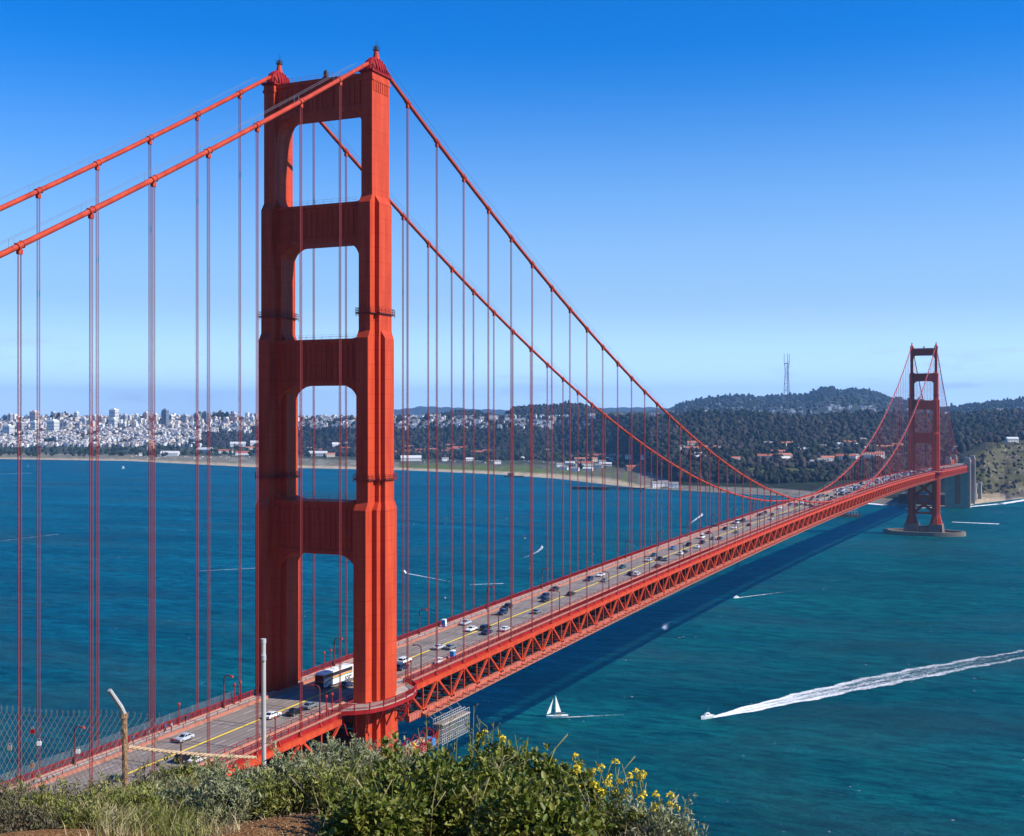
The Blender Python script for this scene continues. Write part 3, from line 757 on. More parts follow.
# ---- walkway that bends out round the west leg of each tower, and the frame that carries it
def bay_walk(y0):
    P = [(13.5, -15), (16.2, -13.2), (18.6, -10.6), (20.1, -7), (20.6, -2.5), (20.6, 2.5), (20.1, 7), (18.6, 10.8), (16.2, 13.4), (13.5, 15.5)]
    P = [(x, y + y0) for x, y in P]; z = RZ(y0)
    n = len(P)
    mb = MB(); mb.prism(P + [(9.6, 15.5 + y0), (9.6, -15 + y0)], z - .25, z + .24); mb.obj('tower_walkway', M['sidewalk'], bridge)
    mb = MB()
    for i in range(n - 1):
        a, b = np.array(P[i]), np.array(P[i + 1])
        for dz, wz in ((1.6, .14), (.62, .1)): mb.beam((*a, z + dz), (*b, z + dz), .14, wz)
        mb.beam((*a, z - .35), (*b, z - .35), .3, .95)
        L = np.linalg.norm(b - a); m_ = int(L / .25)
        for j in range(m_):
            p = a + (b - a) * j / m_; mb.beam((*p, z + .6), (*p, z + 1.55), .07)
        mb.beam((*a, z + .1), (*a, z + 1.75), .2)
        mb.beam((*(a * .97 + np.array([13.7, y0]) * .03), z - .7), (13.7 + (a[0] - 13.7) * .55, y0 + (a[1] - y0) * .8, z - 6), .28)
    mb.obj('tower_walkway_railing', M['redrail'], bridge, fix=False)
bay_walk(0); bay_walk(1280)

# ---- street lamps on both walkways
M['lamp_paint'] = mat('lamp_post_paint', (.13, .016, .012), .6)
def lamp_proto(s):
    t = empty('street_lamp')
    mb = MB(); mb.lathe((0, 0, 0), [(.26, 0), (.24, .9), (.17, 1.0), (.14, 6.6)], 8); mb.obj('post', M['lamp_paint'], t)
    mb = MB(); mb.tube([(0, 0, 6.5), (-s * .12, 0, 7.0), (-s * .5, 0, 7.35), (-s * 1.1, 0, 7.45), (-s * 1.9, 0, 7.4)], .13, 6); mb.obj('arm', M['lamp_paint'], t)
    mb = MB(); mb.hexa([(-s * 1.5, -.2, 7.25), (-s * 2.5, -.24, 7.15), (-s * 2.5, .24, 7.15), (-s * 1.5, .2, 7.25), (-s * 1.6, -.14, 7.55), (-s * 2.35, -.16, 7.5), (-s * 2.35, .16, 7.5), (-s * 1.6, .14, 7.55)])
    mb.obj('lamp_head', M['cable'], t); return t
ORD = ['first', 'second', 'third', 'fourth', 'fifth', 'sixth', 'seventh', 'eighth', 'ninth', 'tenth', 'eleventh', 'twelfth', 'thirteenth', 'fourteenth', 'fifteenth', 'sixteenth', 'seventeenth', 'eighteenth', 'nineteenth', 'twentieth'] + ['twenty-' + x for x in ('first', 'second', 'third', 'fourth', 'fifth', 'sixth', 'seventh', 'eighth', 'ninth')] + ['thirtieth'] + ['thirty-' + x for x in ('first', 'second', 'third', 'fourth', 'fifth', 'sixth', 'seventh', 'eighth', 'ninth')] + ['fortieth'] + ['forty-' + x for x in ('first', 'second', 'third', 'fourth', 'fifth', 'sixth', 'seventh', 'eighth', 'ninth')] + ['fiftieth']
LAMPY = {-1: [23.6 + 45.72 * k for k in range(-2, 35)], 1: [23.6 + 45.72 * k for k in range(-2, 35)]}
for s in (-1, 1):
    pr = None; nb = nf = 0; cnt = {}
    side = 'far, city-side' if s < 0 else 'near, sea-side'
    for y in LAMPY[s]:
        if s > 0 and -10 < y < 12: continue
        if pr is None: pr = lamp_proto(s); o = pr
        else: o = copy_tree(pr)
        o.location = (s * 12.9, y, RZ(y) + .28)
        if y < 0: nb += 1; lab = f'red street lamp on the {side} walkway, {ORD[nb - 1]} from the left before the front tower'
        else: nf += 1; lab = f'red street lamp on the {side} walkway, {ORD[nf - 1]} beyond the front tower'
        tag(o, lab, 'street lamp', 'red street lamps along the bridge walkways')
# short red posts standing in pairs by the towers
def short_post(h):
    t = empty('signal_post'); mb = MB(); mb.lathe((0, 0, 0), [(.16, 0), (.12, .4), (.11, h)], 8); mb.obj('post', M['redrail'], t)
    mb = MB(); mb.lathe((0, 0, h), [(.26, 0), (.3, .25), (.26, .5), (.1, .62)], 8); mb.obj('cap', M['cable'], t); return t
sp0 = None
for (x, y, h, lab) in [(-12.9, -18.3, 4.4, 'short red post, left of the pair beside the lamp just before the front tower'), (-12.9, -16.0, 4.4, 'short red post, right of the pair beside the lamp just before the front tower'),
                       (-12.9, 18.8, 4.2, 'short red post, left of the pair behind the white coach'), (-12.9, 22.0, 4.2, 'short red post, right of the pair behind the white coach'),
                       (12.9, -19.5, 4.0, 'short red post, left of the pair before the bright leg of the front tower'), (12.9, -17.2, 4.0, 'short red post, right of the pair before the bright leg of the front tower'),
                       (12.9, 15.6, 4.0, 'short red post, left of the pair just behind the bright leg of the front tower'), (12.9, 18.4, 4.0, 'short red post, right of the pair just behind the bright leg of the front tower'),
                       (-12.9, -37.5, 4.6, 'lone short red post on the city-side walkway beside the walkers'), (12.9, -38.5, 4.0, 'lone short red post on the near walkway beside the silver pole')]:
    o = copy_tree(sp0) if sp0 else short_post(4.2); sp0 = sp0 or o
    o.location = (x, y, RZ(y) + .28); tag(o, lab, 'post', 'short red posts along the bridge walkways')

# windscreen of fine mesh on the city-side railing of the near side span
mb = MB()
for i in range(len(YS) - 1):
    a, b = YS[i], YS[i + 1]
    if b > -14: break
    for k in range(24):
        y = a + (b - a) * k / 24; mb.box(-13.66, -13.63, y - .02, y + .02, RZ(y) + .42, RZ(y) + 3.1)
    for h in np.arange(.6, 3.1, .35): mb.beam((-13.645, a, RZ(a) + h), (-13.645, b, RZ(b) + h), .03)
    mb.beam((-13.645, a, RZ(a) + .4), (-13.645, a, RZ(a) + 3.15), .09)
mb.obj('safety_screen', M['steel'], bridge, fix=False)

# ---- scaffold and work platform hung under the deck beside the near tower
def scaffold():
    t = tag(empty('scaffold', (19.8, 26.5, 0)), 'pale grey tube scaffold with work platform hung under the deck beside the front tower', 'scaffold')
    t2 = MB(); x0, x1, y0, y1, z0, z1 = -1.2, 1.2, -7, 8, 60.0, 65.0
    for x in (x0, (x0 + x1) / 2, x1):
        for k in range(15):
            y = y0 + (y1 - y0) * k / 14; t2.beam((x, y, z0), (x, y, z1 + 1.1), .085)
        for z in np.linspace(z0, z1 + 1.1, 6): t2.beam((x, y0, z), (x, y1, z), .09)
    for k in range(15):
        y = y0 + (y1 - y0) * k / 14
        for z in np.linspace(z0, z1, 5): t2.beam((x0, y, z), (x1, y, z), .1)
        if k < 14: t2.beam((x1, y, z0), (x1, y + (y1 - y0) / 14, z1), .09)
    t2.obj('tube_frame', mat('scaffold_tube', (.42, .42, .41), .6), t, fix=False)
    MB().box(x0 - .3, x1 + .3, y0, y1, z1 - .3, z1 - .1).obj('platform', mat('plywood', (.5, .42, .33), .8, var=(.38, .31, .25), vscale=.6), t)
    for k in range(4):
        mb = MB(); yy = y0 + 2 + k * 5; mb.beam((-1.8, yy, z1), (-3.6, yy, z1 + 1.6), .12); mb.obj('hanger_rod', M['steel'], t)
scaffold()
def workdeck():
    t = tag(empty('work_platform', (0, 0, 0)), 'red pipe railed work platform at the foot of the bright tower leg', 'platform')
    z = 61.5
    P = [(16, -13), (19.6, -10), (22, -5), (22.8, 1), (22.6, 8), (21.5, 15), (19.8, 20), (15.5, 20)]
    mb = MB(); mb.prism(P, z - .5, z); mb.obj('deck', mat('pale_boards', (.52, .40, .32), .85, var=(.42, .30, .24), vscale=.5), t)
    mb = MB()
    for a, b in zip(P[:-1], P[1:]):
        for h in (.1, .7, 1.3, 2.0): mb.tube([(*a, z + h), (*b, z + h)], .13, 6)
        for k in range(5):
            x = a[0] + (b[0] - a[0]) * k / 5; y = a[1] + (b[1] - a[1]) * k / 5; mb.beam((x, y, z - .6), (x, y, z + 2.0), .14)
        mb.beam((*a, z - .5), (16, a[1] * .7, z - 4.5), .3)
    for k in range(9):
        y = -6 + 3.6 * k; mb.tube([(17.6, y, z + .2), (18.4, y + 2, z + 3), (20.6, y + 3.2, z + .4)], .16, 5)
    mb.obj('pipe_railing', M['redrail'], t, fix=False)
workdeck()
# yellow and white gear on that platform
for i, (dx, dy, c, lab) in enumerate([(18.6, 7, 'yellow_gear', 'yellow drum at the near end of the work platform'), (20.4, 12.5, 'yellow_gear', 'yellow drum in the middle of the work platform'), (21.0, 18.5, 'yellow_gear', 'yellow drum at the scaffold end of the work platform')]):
    if c not in M: M[c] = mat(c, (.72, .5, .02), .5)
    mb = MB(); mb.lathe((0, 0, 0), [(.55, 0), (.6, .1), (.55, .2), (.55, .7), (.6, .8), (.55, .9), (.55, 1.4), (.1, 1.45)], 12)
    o = mb.obj('drum', M[c]); o.location = (dx - 1.2, dy - 4, 61.5); tag(o, lab, 'drum', 'yellow drums on the work platform')
mb = MB(); mb.prism([(-1, -.8), (1, -.8), (1, .8), (-1, .8)], 0, 1.6); mb.prism([(-1.1, -.9), (1.1, -.9), (1.1, .9), (-1.1, .9)], 1.6, 1.75)
for k in range(4): mb.box(-.8 + k * .5, -.7 + k * .5, -.86, -.8, .2, 1.4)
o = mb.obj('tool_crate', M['toilet']); o.location = (21, 13.5, 61.5); tag(o, 'blue lidded tool crate on the platform near the scaffold', 'crate')

# ---- pier, fender and southern works
fend = tag(empty('tower_pier', (0, 1280, 0)), 'oval concrete fender ring with pier block under the distant tower', 'pier')
def oval(a, b, n=40): return [(a * math.cos(2 * math.pi * k / n), b * math.sin(2 * math.pi * k / n)) for k in range(n)]
mb = MB(); o1 = oval(47, 25); o2 = oval(43, 21); n = 40
vs = [(x, y, -3) for x, y in o1] + [(x, y, 4.6) for x, y in o1] + [(x, y, 4.6) for x, y in o2] + [(x, y, 2.2) for x, y in o2]
mb.add(vs, [(i * n + k, i * n + (k + 1) % n, (i + 1) * n + (k + 1) % n, (i + 1) * n + k) for i in range(3) for k in range(n)] + [tuple(3 * n + k for k in range(n))])
mb.obj('fender_ring', mat('fender_concrete', (.20, .16, .125), .9, var=(.13, .10, .08), vscale=.1), fend)
mb = MB()
for cx in (-13.7, 13.7): mb.prism([(cx - 8.5, -12), (cx + 8.5, -12), (cx + 8.5, 12), (cx - 8.5, 12)], 2.2, 13, [(cx - 7.5, -11), (cx + 7.5, -11), (cx + 7.5, 11), (cx - 7.5, 11)])
mb.box(-5.2, 5.2, -9, 9, 2.2, 10); mb.obj('pier_block', mat('pier_concrete', (.2, .13, .10), .9, var=(.14, .09, .07), vscale=.1), fend)

def pylon(yc, lab):
    t = tag(empty('pylon', (0, yc, 0)), lab, 'pylon', 'concrete pylons at the far end of the bridge')
    for s in (-1, 1):
        mb = MB(); cx = s * 13.7
        mb.prism([(cx - 4.5, -7), (cx + 4.5, -7), (cx + 4.5, 7), (cx - 4.5, 7)], -2, 74)
        mb.prism([(cx - 3.6, -6), (cx + 3.6, -6), (cx + 3.6, 6), (cx - 3.6, 6)], 74, 77.5)
        for q in (-4, 0, 4): mb.box(cx + 4.5, cx + 4.9, q - .8, q + .8, 4, 71)
        for q in (-2.6, 0, 2.6): mb.box(cx + q - .6, cx + q + .6, -7.4, -7, 4, 71)
        mb.obj('shaft', M['conc'], t)
    mb = MB(); mb.box(-9.3, 9.3, -5.5, 5.5, -2, 60); mb.box(-9.3, 9.3, -4, 4, 60.5, 63.5); mb.obj('wall', M['conc'], t)
    mb = MB(); mb.box(-4.2, 4.2, -5.9, -5.5, 6, 56); mb.obj('brick_panel', mat('brick', (.40, .12, .06), .9, var=(.28, .08, .05), vscale=.4), t)
pylon(1745, 'front pale concrete pylon where the red bridge deck reaches the shore')
pylon(1842, 'rear pale concrete pylon beyond the red arch, next to the green bluff')
def arch():
    t = tag(empty('steel_arch', (0, 0, 0)), 'red steel arch span between the two concrete pylons', 'arch')
    for s in (-1, 1):
        mb = MB(); x = s * 12.5
        pts = [(x, 1752 + 83 * k / 14, 20 + 42 * math.sin(math.pi * k / 14)) for k in range(15)]
        for u, v in zip(pts[:-1], pts[1:]): mb.beam(u, v, 1.6, 2.2)
        mb.obj('arch_rib', M['orange2'], t, fix=False)
        mb = MB()
        for k in range(1, 14): mb.beam(pts[k], (x, pts[k][1], 66), .8)
        mb.beam((x, 1752, 66.5), (x, 1835, 66.5), 1.2, 2); mb.box(*sorted((x, x + .6 * s)), 1750, 1837, 67.8, 71)
        mb.obj('spandrel_posts', M['orange2'], t, fix=False)
    MB().box(-12, 12, 1751.5, 1835.5, 64.2, 64.7).obj('span_deck', M['road'], t)
arch()
# brick fort behind it and white buttress piers by the beach
def fort():
    t = tag(empty('brick_fort', (-52, 1795, 0)), 'low dark brick fort on the shore behind the distant tower', 'fort')
    mb = MB(); mb.box(-38, 38, -28, 28, 0, 17); mb.obj('wall', mat('fort_brick', (.16, .07, .05), .9, var=(.1, .05, .04), vscale=.2), t)
    mb = MB()
    for k in range(12):
        for z in (3.5, 8.5, 13): mb.box(-36 + k * 6.3, -34 + k * 6.3, -28.15, -28, z - 1.2, z + 1.2)
    mb.obj('gun_ports', M['dark'], t)
    mb = MB(); mb.box(-39, 39, -29, -26, 17, 18.2); mb.box(-39, 39, 26, 29, 17, 18.2); mb.obj('parapet', M['conc'], t)
fort()
for i, (x, y, h) in enumerate([(13, 1915, 29), (19, 1940, 30)]):
    mb = MB(); mb.prism([(-3, -9), (3, -9), (3, 9), (-3, 9)], -2, h - 6, [(-2.4, -7), (2.4, -7), (2.4, 7), (-2.4, 7)]); mb.box(-2.9, 2.9, -7.6, 7.6, h - 6, h)
    o = mb.obj('buttress_pier', M['conc']); o.location = (x, y, 0)
    tag(o, ['pale buttress pier next to the pylon above the small beach', 'pale buttress pier farther back on the small beach'][i], 'pier', 'pale piers by the small beach')
# ================================================================== TRAFFIC
CARCOL = {'white': (.75, .75, .74), 'silver': (.45, .47, .5), 'grey': (.16, .18, .2), 'black': (.012, .013, .016), 'dark blue': (.015, .03, .085), 'red': (.35, .015, .015), 'blue': (.05, .14, .35), 'dark teal': (.01, .06, .075), 'brown': (.1, .03, .025)}
for c, v in CARCOL.items(): M['car_' + c] = mat('car_paint_' + c.replace(' ', '_'), v, .22, .6)
M['tail'] = mat('tail_lamp', (.4, .01, .01), .3); M['headlamp'] = mat('head_lamp', (.7, .7, .66), .15)
SHAPES = {  # lower body side profile (y,z) and cabin profile, half width
    'sedan': ([(-2.3, .35), (-2.32, .75), (-2.15, .9), (-1.2, .97), (1.1, .95), (2.1, .8), (2.3, .62), (2.28, .35)], [(-1.75, .95), (-1.05, 1.4), (.15, 1.42), (1.05, .95)], .9),
    'suv': ([(-2.3, .42), (-2.33, .95), (-2.2, 1.05), (1.0, 1.08), (2.15, .98), (2.3, .75), (2.28, .42)], [(-2.15, 1.05), (-1.9, 1.68), (.2, 1.72), (.95, 1.07)], .95),
    'van': ([(-2.6, .42), (-2.62, 1.1), (-2.5, 1.2), (1.6, 1.2), (2.4, 1.0), (2.55, .7), (2.5, .42)], [(-2.55, 1.2), (-2.5, 2.15), (1.0, 2.2), (1.75, 1.2)], 1.0)}
def body_mesh(kind):
    lo, cab, hw = SHAPES[kind]; mb = MB()
    n = len(lo)
    # tumblehome: sides narrow towards the bonnet line
    vs = [(-hw * (1 if z < .8 else .95), y, z) for y, z in lo] + [(hw * (1 if z < .8 else .95), y, z) for y, z in lo]
    mb.add(vs, [(k, (k + 1) % n, n + (k + 1) % n, n + k) for k in range(n)] + [tuple(range(n))[::-1], tuple(range(n, 2 * n))])
    c = cab; k_ = .86 * hw; kk = .74 * hw
    y0, z0 = c[0]; y1, z1 = c[1]; y2, z2 = c[2]; y3, z3 = c[3]
    zz = z1 - .09
    # roof and pillars
    mb.hexa([(-kk, y1 - .02, zz), (kk, y1 - .02, zz), (kk, y2 + .02, zz), (-kk, y2 + .02, zz), (-kk * .93, y1 + .1, z1 + .02), (kk * .93, y1 + .1, z1 + .02), (kk * .93, y2 - .1, z2 + .02), (-kk * .93, y2 - .1, z2 + .02)])
    for s in (-1, 1):
        for (a, b) in ((c[0], c[1]), (c[3], c[2])): mb.beam((s * k_, a[0], a[1] - .02), (s * kk, b[0], zz + .02), .09)
        mb.beam((s * k_, (y0 + y3) / 2, z0 - .02), (s * kk, (y1 + y2) / 2, zz), .1)
    return mb
def glass_mesh(kind):
    lo, cab, hw = SHAPES[kind]; mb = MB(); k_ = .845 * hw; kk = .725 * hw; c = cab; zz = c[1][1] - .08
    mb.hexa([(-k_, c[0][0] + .03, c[0][1] - .03), (k_, c[0][0] + .03, c[0][1] - .03), (k_, c[3][0] - .03, c[3][1] - .03), (-k_, c[3][0] - .03, c[3][1] - .03), (-kk, c[1][0], zz), (kk, c[1][0], zz), (kk, c[2][0], zz), (-kk, c[2][0], zz)])
    return mb
def wheel_mesh():
    mb = MB(); n = 12
    for r0, m_ in ((.33, 0),):
        mb.mat(0); mb.add([(x, .33 * math.cos(2 * math.pi * k / n), .33 * math.sin(2 * math.pi * k / n)) for x in (-.11, .11) for k in range(n)], [(k, (k + 1) % n, n + (k + 1) % n, n + k) for k in range(n)] + [tuple(range(n))[::-1], tuple(range(n, 2 * n))])
        mb.mat(1); mb.add([(x, .2 * math.cos(2 * math.pi * k / n), .2 * math.sin(2 * math.pi * k / n)) for x in (-.12, .12) for k in range(n)], [(k, (k + 1) % n, n + (k + 1) % n, n + k) for k in range(n)] + [tuple(range(n))[::-1], tuple(range(n, 2 * n))])
    return mb
ME = {}
for kd in SHAPES:
    tmp = body_mesh(kd).obj('tmp', M['car_white']); ME['body', kd] = tmp.data; bpy.data.objects.remove(tmp)
    ME['body', kd].materials.clear(); ME['body', kd].materials.append(None)
    tmp = glass_mesh(kd).obj('tmp', M['glass']); ME['glass', kd] = tmp.data; bpy.data.objects.remove(tmp)
    lo = SHAPES[kd][0]; hw = SHAPES[kd][2]
    mb = MB()
    for s in (-1, 1): mb.box(*sorted((s * (hw - .38), s * (hw - .06))), lo[0][0] - .035, lo[0][0] + .1, .62, .8)
    tmp = mb.obj('tmp', M['tail']); ME['tail', kd] = tmp.data; bpy.data.objects.remove(tmp)
    mb = MB()
    for s in (-1, 1): mb.box(*sorted((s * (hw - .4), s * (hw - .06))), lo[-1][0] - .12, lo[-1][0] + .035, .55, .7)
    tmp = mb.obj('tmp', M['headlamp']); ME['head', kd] = tmp.data; bpy.data.objects.remove(tmp)
tmp = wheel_mesh().obj('tmp', [M['tyre'], M['steel']]); ME['wheel'] = tmp.data; bpy.data.objects.remove(tmp)
_bm = {}
def body_data(kind, col):
    if (kind, col) not in _bm:
        d = ME['body', kind].copy(); d.materials.clear(); d.materials.append(M['car_' + col]); _bm[kind, col] = d
    return _bm[kind, col]
def link(name, data, parent, loc=(0, 0, 0), rz=0):
    o = bpy.data.objects.new(name, data); COL.objects.link(o); o.parent = parent; o.location = loc; o.rotation_euler = (0, 0, rz); return o
def make_car(kind, col, x, y, heading, detail=True):
    slope = math.atan((RZ(y + 1) - RZ(y - 1)) / 2)
    t = empty({'sedan': 'car', 'suv': 'suv', 'van': 'van'}[kind], (x, y, RZ(y) + .012))
    t.rotation_euler = (slope if heading > 0 else -slope, 0, 0 if heading > 0 else math.pi)
    link('body', body_data(kind, col), t); link('window_glass', ME['glass', kind], t)
    if detail:
        hw = SHAPES[kind][2]; ax = 1.4 if kind != 'van' else 1.65
        for sx in (-1, 1):
            for sy in (-1, 1): link('wheel', ME['wheel'], t, (sx * (hw - .1), sy * ax, .33))
        link('tail_lamps', ME['tail', kind], t); link('head_lamps', ME['head', kind], t)
    else:
        hw = SHAPES[kind][2]
        for sx in (-1, 1):
            for sy in (-1.4, 1.4): link('wheel', ME['far_wheels'], t, (sx * (hw - .1), sy, 0))
    return t
mb = MB()
for sy in (0,): mb.add([(x, sy + .33 * math.cos(math.pi * k / 4), .33 + .33 * math.sin(math.pi * k / 4)) for x in (-.1, .1) for k in range(8)], [(k, (k + 1) % 8, 8 + (k + 1) % 8, 8 + k) for k in range(8)] + [tuple(range(8))[::-1], tuple(range(8, 16))])
tmp = mb.obj('tmp', M['tyre']); ME['far_wheels'] = tmp.data; bpy.data.objects.remove(tmp)
def road_at(px, py):
    """where the sight line meets the road"""
    z = 76.0
    for _ in range(12): P = on_z(px, py, z); z = RZ(P[1]) + .5
    return P
# (px, py of the middle of the car, colour, kind)
CARS = [(182, 738, 'silver', 'sedan'), (193, 759, 'white', 'sedan'), (183, 758, 'black', 'suv'), (120, 780, 'black', 'sedan'), (268, 715, 'white', 'sedan'), (291, 712, 'black', 'sedan'), (313, 707, 'grey', 'sedan'), (352, 685, 'dark blue', 'sedan'),
 (401.5, 661, 'white', 'suv'), (402.5, 667.5, 'dark blue', 'suv'), (437, 647, 'silver', 'sedan'), (449.5, 647, 'grey', 'sedan'), (467.6, 623, 'silver', 'sedan'), (466.5, 629, 'white', 'sedan'), (481, 628, 'black', 'suv'), (483.5, 632, 'dark blue', 'sedan'), (503.5, 629, 'white', 'sedan'),
 (508, 607, 'black', 'suv'), (507, 613, 'dark blue', 'suv'), (533.5, 611.5, 'grey', 'sedan'), (543, 600, 'black', 'sedan'), (545, 596.5, 'dark blue', 'suv'), (553.6, 589, 'black', 'sedan'), (575, 594, 'black', 'sedan'), (592, 579.5, 'dark blue', 'suv'), (598.5, 575, 'white', 'sedan'), (608.6, 580.5, 'grey', 'sedan'),
 (625, 567, 'dark teal', 'sedan'), (632, 573.5, 'black', 'sedan'), (635, 574.5, 'white', 'suv'), (655.5, 566, 'brown', 'sedan'), (651.4, 555, 'dark teal', 'sedan'), (645, 560, 'silver', 'sedan'), (662, 559, 'black', 'suv'), (669, 559.5, 'grey', 'sedan'), (670, 548, 'blue', 'sedan'), (678, 553.5, 'black', 'sedan'), (684, 553.8, 'white', 'suv'), (691.5, 545, 'black', 'suv'),
 (703.5, 537.5, 'white', 'van'), (703.5, 542.5, 'dark blue', 'suv'), (701, 547, 'white', 'sedan'), (705, 532.6, 'red', 'sedan'), (714.6, 538.5, 'grey', 'sedan'), (721, 538.5, 'dark blue', 'sedan'), (724, 529, 'black', 'suv'), (730, 522.5, 'white', 'van'), (735, 528, 'white', 'sedan'), (734, 532, 'grey', 'sedan'), (743, 520.5, 'black', 'suv'), (750.6, 525, 'brown', 'sedan'), (754, 514.5, 'black', 'sedan'), (761, 514.2, 'grey', 'sedan'), (765.5, 513, 'black', 'suv'), (773, 514.5, 'black', 'sedan'), (771.5, 519, 'silver', 'sedan'), (779, 508, 'white', 'sedan')]
LANES = [-7.8, -4.68, -1.62, 1.62, 4.68, 7.8]
rows = []
for px, py, c, k in CARS:
    P = road_at(px, py); x = min(LANES, key=lambda l: abs(l - P[0])); rows.append([float(P[1]) + .15 * (x - P[0]), x, c, k])
rows.sort(); last = {}
for r in rows:
    l = r[1]
    if l in last and r[0] - last[l] < 6.2: r[0] = last[l] + 6.2
    last[l] = r[0]
cnt = {}
LN = {-7.8: 'lane beside the city-side walkway', -4.68: 'middle lane, city side', -1.62: 'lane just city-side of the yellow line', 1.62: 'lane just sea-side of the yellow line', 4.68: 'middle lane, sea side', 7.8: 'lane beside the near railing'}
rows.sort()
KW = {'sedan': 'saloon car', 'suv': 'tall car', 'van': 'van'}
for y, x, c, k in rows:
    o = make_car(k, c, x, y, 1 if x > 0 else -1)
    q = (c, k, x, y > 0); cnt[q] = cnt.get(q, 0) + 1
    where = 'beyond the front tower' if y > 0 else 'before the front tower'
    tag(o, f'{ORD[cnt[q] - 1]} {c} {KW[k]} {where}, {LN[x]}', 'van' if k == 'van' else 'car', 'cars driving over the bridge')
# dense traffic in the distance
fr = random.Random(11); far_cols = ['white', 'silver', 'grey', 'black', 'black', 'dark blue', 'white', 'grey', 'blue', 'red']
ystart = max(r[0] for r in rows) + 20
for x in LANES:
    y = ystart + fr.uniform(0, 25)
    while y < 1490:
        c = fr.choice(far_cols); k = fr.choice(['sedan', 'sedan', 'suv', 'suv', 'van'] if c == 'white' else ['sedan', 'suv'])
        o = make_car(k, c, x + fr.uniform(-.3, .3), y, 1 if x > 0 else -1, False)
        tag(o, f'tiny {c} {KW[k]} in dense traffic towards the distant tower, {"sea" if x > 0 else "city"} side', 'van' if k == 'van' else 'car', f'{c} {KW[k]}s in the distant traffic, {"sea" if x > 0 else "city"} side')
        y += fr.choice([9, 12, 16, 22, 30, 45]) * (1.5 if y < 700 else 1)

# ---- white coach with rainbow stripes
def coach():
    y = 8.2; x = -2.9
    t = tag(empty('coach', (x, y, RZ(y) + .012), math.pi), 'white coach with a rainbow stripe along its side passing through the front tower', 'bus')
    L, W, H = 6.7, 1.3, 3.75
    prof = [(-L, .45), (-L, H - .25), (-L + .25, H), (L - .5, H), (L - .12, H - .5), (L, 1.5), (L, .45)]
    MB().prism_x(prof, -W, W).obj('body', M['white'], t)
    for s in (-1, 1):
        mb = MB(); xs = sorted((s * W, s * (W + .012)))
        mb.box(*xs, -L + .5, L - .2, 2.45, H - .4); mb.obj('side_windows', M['glass'], t)
        cols = [('stripe_red', (.55, .02, .02)), ('stripe_orange', (.75, .22, .01)), ('stripe_yellow', (.8, .58, .03)), ('stripe_green', (.05, .3, .1)), ('stripe_blue', (.03, .12, .45))]
        for i, (nm, c) in enumerate(cols):
            if nm not in M: M[nm] = mat(nm, c, .35)
            pts = []; q0 = L - .5; n = 14; mb = MB()
            for j in range(n):
                yy = L - .45 - (2 * L - .9) * j / n; yn = L - .45 - (2 * L - .9) * (j + 1) / n
                zc = lambda q: 1.25 + 1.0 * min(1, max(0, (L - .4 - q) / 3.5)) ** .7 - .12 * i
                xo = s * (W + .008 + .001 * i)
                mb.add([(xo, yy, zc(yy)), (xo, yn, zc(yn)), (xo, yn, zc(yn) + .12), (xo, yy, zc(yy) + .12)], [(0, 1, 2, 3)])
            mb.obj('rainbow_stripe', M[nm], t, fix=False)
        mb = MB()   # dark lettering block towards the rear
        for j in range(4): mb.box(*sorted((s * (W + .002), s * (W + .02))), -L + 1.0 + j * .8, -L + 1.55 + j * .8, .95, 1.0 + .42)
        mb.obj('side_emblem', M['dark'], t)
    mb = MB(); mb.add([(-W + .04, L - .12 + .012, H - .44), (W - .04, L - .12 + .012, H - .44), (W - .03, L + .014, 1.5), (-W + .03, L + .014, 1.5)], [(0, 1, 2, 3)]); mb.add([(-W + .03, L + .014, 1.5), (W - .03, L + .014, 1.5), (W - .03, L + .014, .95), (-W + .03, L + .014, .95)], [(0, 1, 2, 3)]); mb.obj('windscreen', M['glass'], t)
    mb = MB(); mb.box(-W - .005, W + .005, L - .02, L + .03, .45, .95); mb.obj('bumper', M['car_dark blue'], t)
    for sx in (-1, 1):
        for yy in (-L + 2.3, -L + 3.5, L - 2.6):
            o = link('wheel', ME['wheel'], t, (sx * (W - .08), yy, .46)); o.scale = (1.6, 1.45, 1.45)
    mb = MB()
    for k in range(3): mb.box(-.7, .7, -3.5 + 3 * k, -2.3 + 3 * k, H, H + .14)
    mb.obj('roof_hatch', M['white'], t)
coach()

# ---- portable toilets on the walkways, small service cart
def toilet(x, y, lab):
    t = tag(empty('portable_toilet', (x, y, RZ(y) + .285)), lab, 'toilet', 'portable toilets on the walkways')
    MB().box(-.6, .6, -.6, .6, 0, 2.1).obj('cabin', M['toilet'], t)
    mb = MB(); mb.hexa([(-.66, -.66, 2.1), (.66, -.66, 2.1), (.66, .66, 2.1), (-.66, .66, 2.1), (-.4, -.4, 2.35), (.4, -.4, 2.35), (.4, .4, 2.35), (-.4, .4, 2.35)]); mb.obj('roof', M['white'], t)
    s = -1 if x > 0 else 1
    mb = MB(); mb.box(*sorted((s * .6, s * .63)), -.42, .42, .1, 1.95); mb.obj('door', M['white'], t)
toilet(-11.6, float(on_x(443, 622, -12)[1]), 'blue portable toilet on the city-side walkway beyond the front tower')
toilet(11.6, float(on_x(454, 655, 12)[1]), 'blue portable toilet on the near walkway beside the railing')
